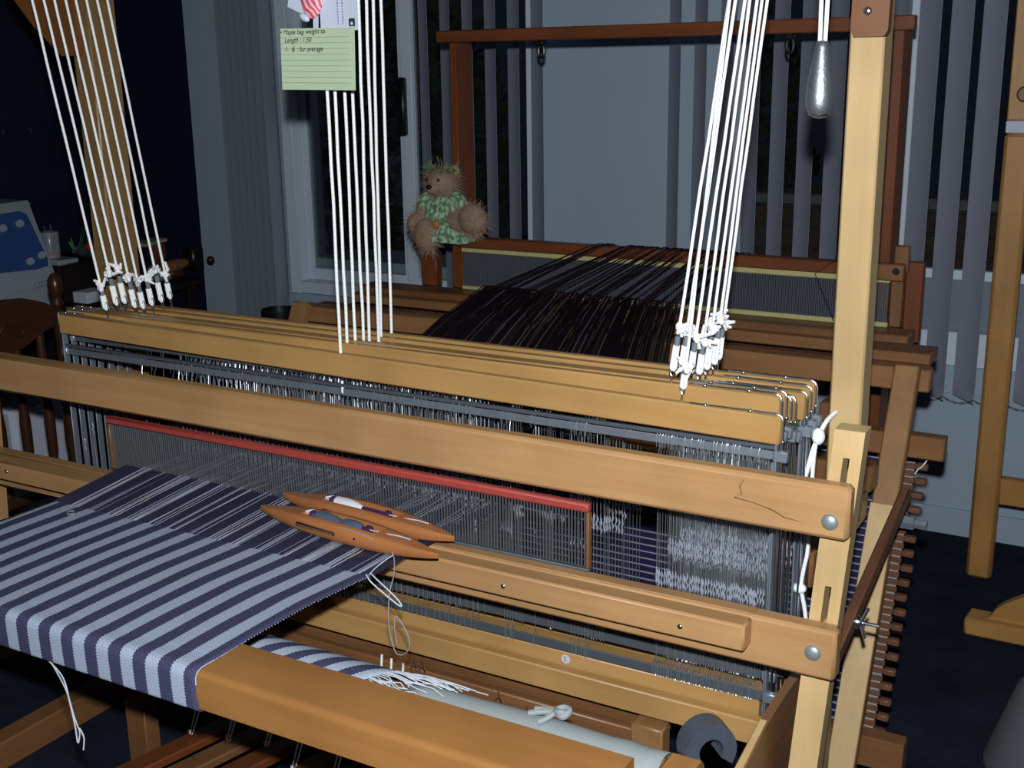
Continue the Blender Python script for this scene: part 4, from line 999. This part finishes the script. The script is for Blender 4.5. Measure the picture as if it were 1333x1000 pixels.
bwl = thing('dark_bowl', (-3.55, 1.66, .926), 'dark bowl holding red cushions and green ribbon on the box', 'bowl')
part('bowl', MB().lathe([(.0001, .0), (.04, 0), (.075, .022), (.085, .04), (.080, .04), (.07, .024), (.03, .008), (.0001, .008)], (-3.55, 1.66, .9262), (0, 0, 1), 22), plain('slate_bowl', (.05, .06, .08), .4), bwl)
for i, (x, y) in enumerate(((-3.535, 1.68), (-3.52, 1.635))):
    pcn = solo('red_pincushion', MB().ball((x, y, .972), (.026, .026, .022), 14, 10), plain('red_felt', (.42, .03, .02), .8), (x, y, .95), ('red round pincushion in the dark bowl, farther one', 'red round pincushion in the dark bowl, nearer one')[i], 'pincushion', 'red pincushions')
gr = MB(); rnd = random.Random(2)
for i in range(14):
    p0 = Vector((-3.56, 1.60 + rnd.uniform(-.02, .03), .955)); d = Vector((rnd.uniform(-.03, .06), rnd.uniform(-.06, .10), rnd.uniform(.03, .10)))
    s_ = Vector((0, .006, .006)); gr.add([p0 - s_, p0 + s_, p0 + d + s_ * .4 + Vector((0, 0, .0)), p0 + d - s_ * .4], [(0, 1, 2, 3)])
solo('green_ribbon', gr, plain('ribbon_green', (.05, .15, .08), .6), (-3.56, 1.6, .955), 'bunch of green ribbon beside the red pincushions', 'ribbon', sharp=0)
solo('paper_scrap', MB().box(-3.45, -3.37, 1.46, 1.56, .7755, .82, .002), white, (-3.41, 1.51, .7755), 'small pale paper pad on the front edge of the table', 'paper')
st = thing('cone_stand', (-3.55, 2.02, .776), 'dark red cone stand with a flat pale top on the table', 'stand')
part('base', MB().lathe([(.0001, 0), (.055, 0), (.05, .05), (.03, .07), (.0001, .07)], (-3.55, 2.02, .776), (0, 0, 1), 18), plain('grey_green', (.17, .20, .19), .6), st)
part('cone', MB().lathe([(.028, 0), (.04, .03), (.036, .085), (.0001, .085)], (-3.55, 2.02, .847), (0, 0, 1), 18), plain('dark_red', (.13, .025, .02), .6), st)
part('flat_top', MB().bar((-3.55, 1.92, .938), (-3.55, 2.05, .948), .08, .016, X, .006), plain('beige', (.34, .29, .22), .7), st)
wd_ = thing('ball_winder', (-3.45, 2.16, .776), 'brown wooden ball winder with a black clamp, at the corner end of the table', 'ball winder')
part('barrel', MB().lathe([(.0001, 0), (.028, 0), (.032, .03), (.026, .12), (.016, .16), (.0001, .16)], (-3.53, 1.985, .815), (.2, 1, .14), 16), BROWN['Y'], wd_)
part('foot', MB().box(-3.55, -3.49, 2.04, 2.11, .776, .815, .004), DARKW['Y'], wd_)
part('clamp', MB().box(-3.53, -3.46, 2.145, 2.215, .80, .90, .008), black, wd_)
part('knob', MB().ball((-3.45, 2.24, .835), (.018, .018, .018), 12, 8), DARKW['Y'], wd_)
for y in (1.483, 1.615):
    solo('wall_hook', MB().tube([(-3.80, y, 1.45), (-3.785, y, 1.445), (-3.78, y, 1.43), (-3.785, y + .004, 1.422), (-3.792, y + .008, 1.428)], .0022, 6), steel, (-3.79, y, 1.44), 'tiny metal hook on the navy wall, ' + ('left one' if y < 1.5 else 'right one'), 'hook', 'hooks on the navy wall')
solo('waste_bin', MB().lathe([(.0001, 0), (.06, 0), (.072, .33), (.068, .33), (.055, .01), (.0001, .01)], (-2.66, 1.78, .43), (0, 0, 1), 22), black, (-2.66, 1.78, .43), 'black round bin behind the shafts, below the stacked blind', 'bin')
solo('side_stool', MB().lathe([(.0001, .43), (.14, .43), (.14, .405), (.05, .40), (.035, .2), (.05, .03), (.13, .01), (.13, 0), (.0001, 0)], (-2.66, 1.78, 0), (0, 0, 1), 20), DARKW['Z'], (-2.66, 1.78, 0), 'dark round stool carrying the black bin', 'stool')

# ------------------------------------------------------------------ right side: wooden stand, foot piece, pale shade
sd_ = thing('wooden_stand', (-.08, 2.2, 0), 'tall honey coloured wooden stand with a white band, by the right window', 'stand')
SW = dual('stand_wood', (.50, .26, .085), (.40, .19, .055))
part('upright', MB().box(-.122, -.042, 2.185, 2.235, 0.0, 1.445, .012), SW['Z'], sd_)
part('upright_top', MB().box(-.120, -.02, 2.187, 2.233, 1.482, 1.95, .004), SW['Z'], sd_)
part('white_band', MB().box(-.121, -.035, 2.186, 2.234, 1.445, 1.482, .003), white, sd_)
part('cross_bar', MB().box(-.042, .75, 2.19, 2.23, .265, .355, .005), SW['X'], sd_)
part('upright', MB().box(.75, .83, 2.185, 2.235, 0.0, 1.95, .012), SW['Z'], sd_)
part('peg', MB().lathe([(.0001, .03), (.018, .03), (.024, .02), (.024, .008), (.014, 0)], (-.072, 2.186, 1.56), (0, -1, 0), 14), BROWN['Y'], sd_)
ft = thing('spinning_stand', (.2, 1.78, 0), 'low wooden base with a curved brace on the carpet at the right edge', 'stand')
part('foot', MB().box(-.052, .62, 1.735, 1.825, .003, .058, .008), SW['X'], ft)
part('curved_brace', MB().prism([(.01 + .22 * t, .058 + .15 * (t ** .6)) for t in [i / 10 for i in range(11)]] + [(.40, .208), (.40, .058)], (0, 1.765, 0), X, Zv, (0, .03, 0)), SW['X'], ft)
part('post', MB().box(.24, .30, 1.75, 1.81, .058, .9, .006), SW['Z'], ft)
shd = solo('lamp_shade', MB().lathe([(.155, .002), (.158, .010), (.155, .02), (.095, .215), (.085, .225), (.0001, .228)], (.262, 1.10, 0), (0, 0, 1), 40), plain('pale_shade', (.085, .09, .10), .8, nscale=30, namt=.05), (.262, 1.10, 0), 'pale grey cone shaped shade standing on the carpet, lower right corner', 'shade')
bpy.context.view_layer.update()
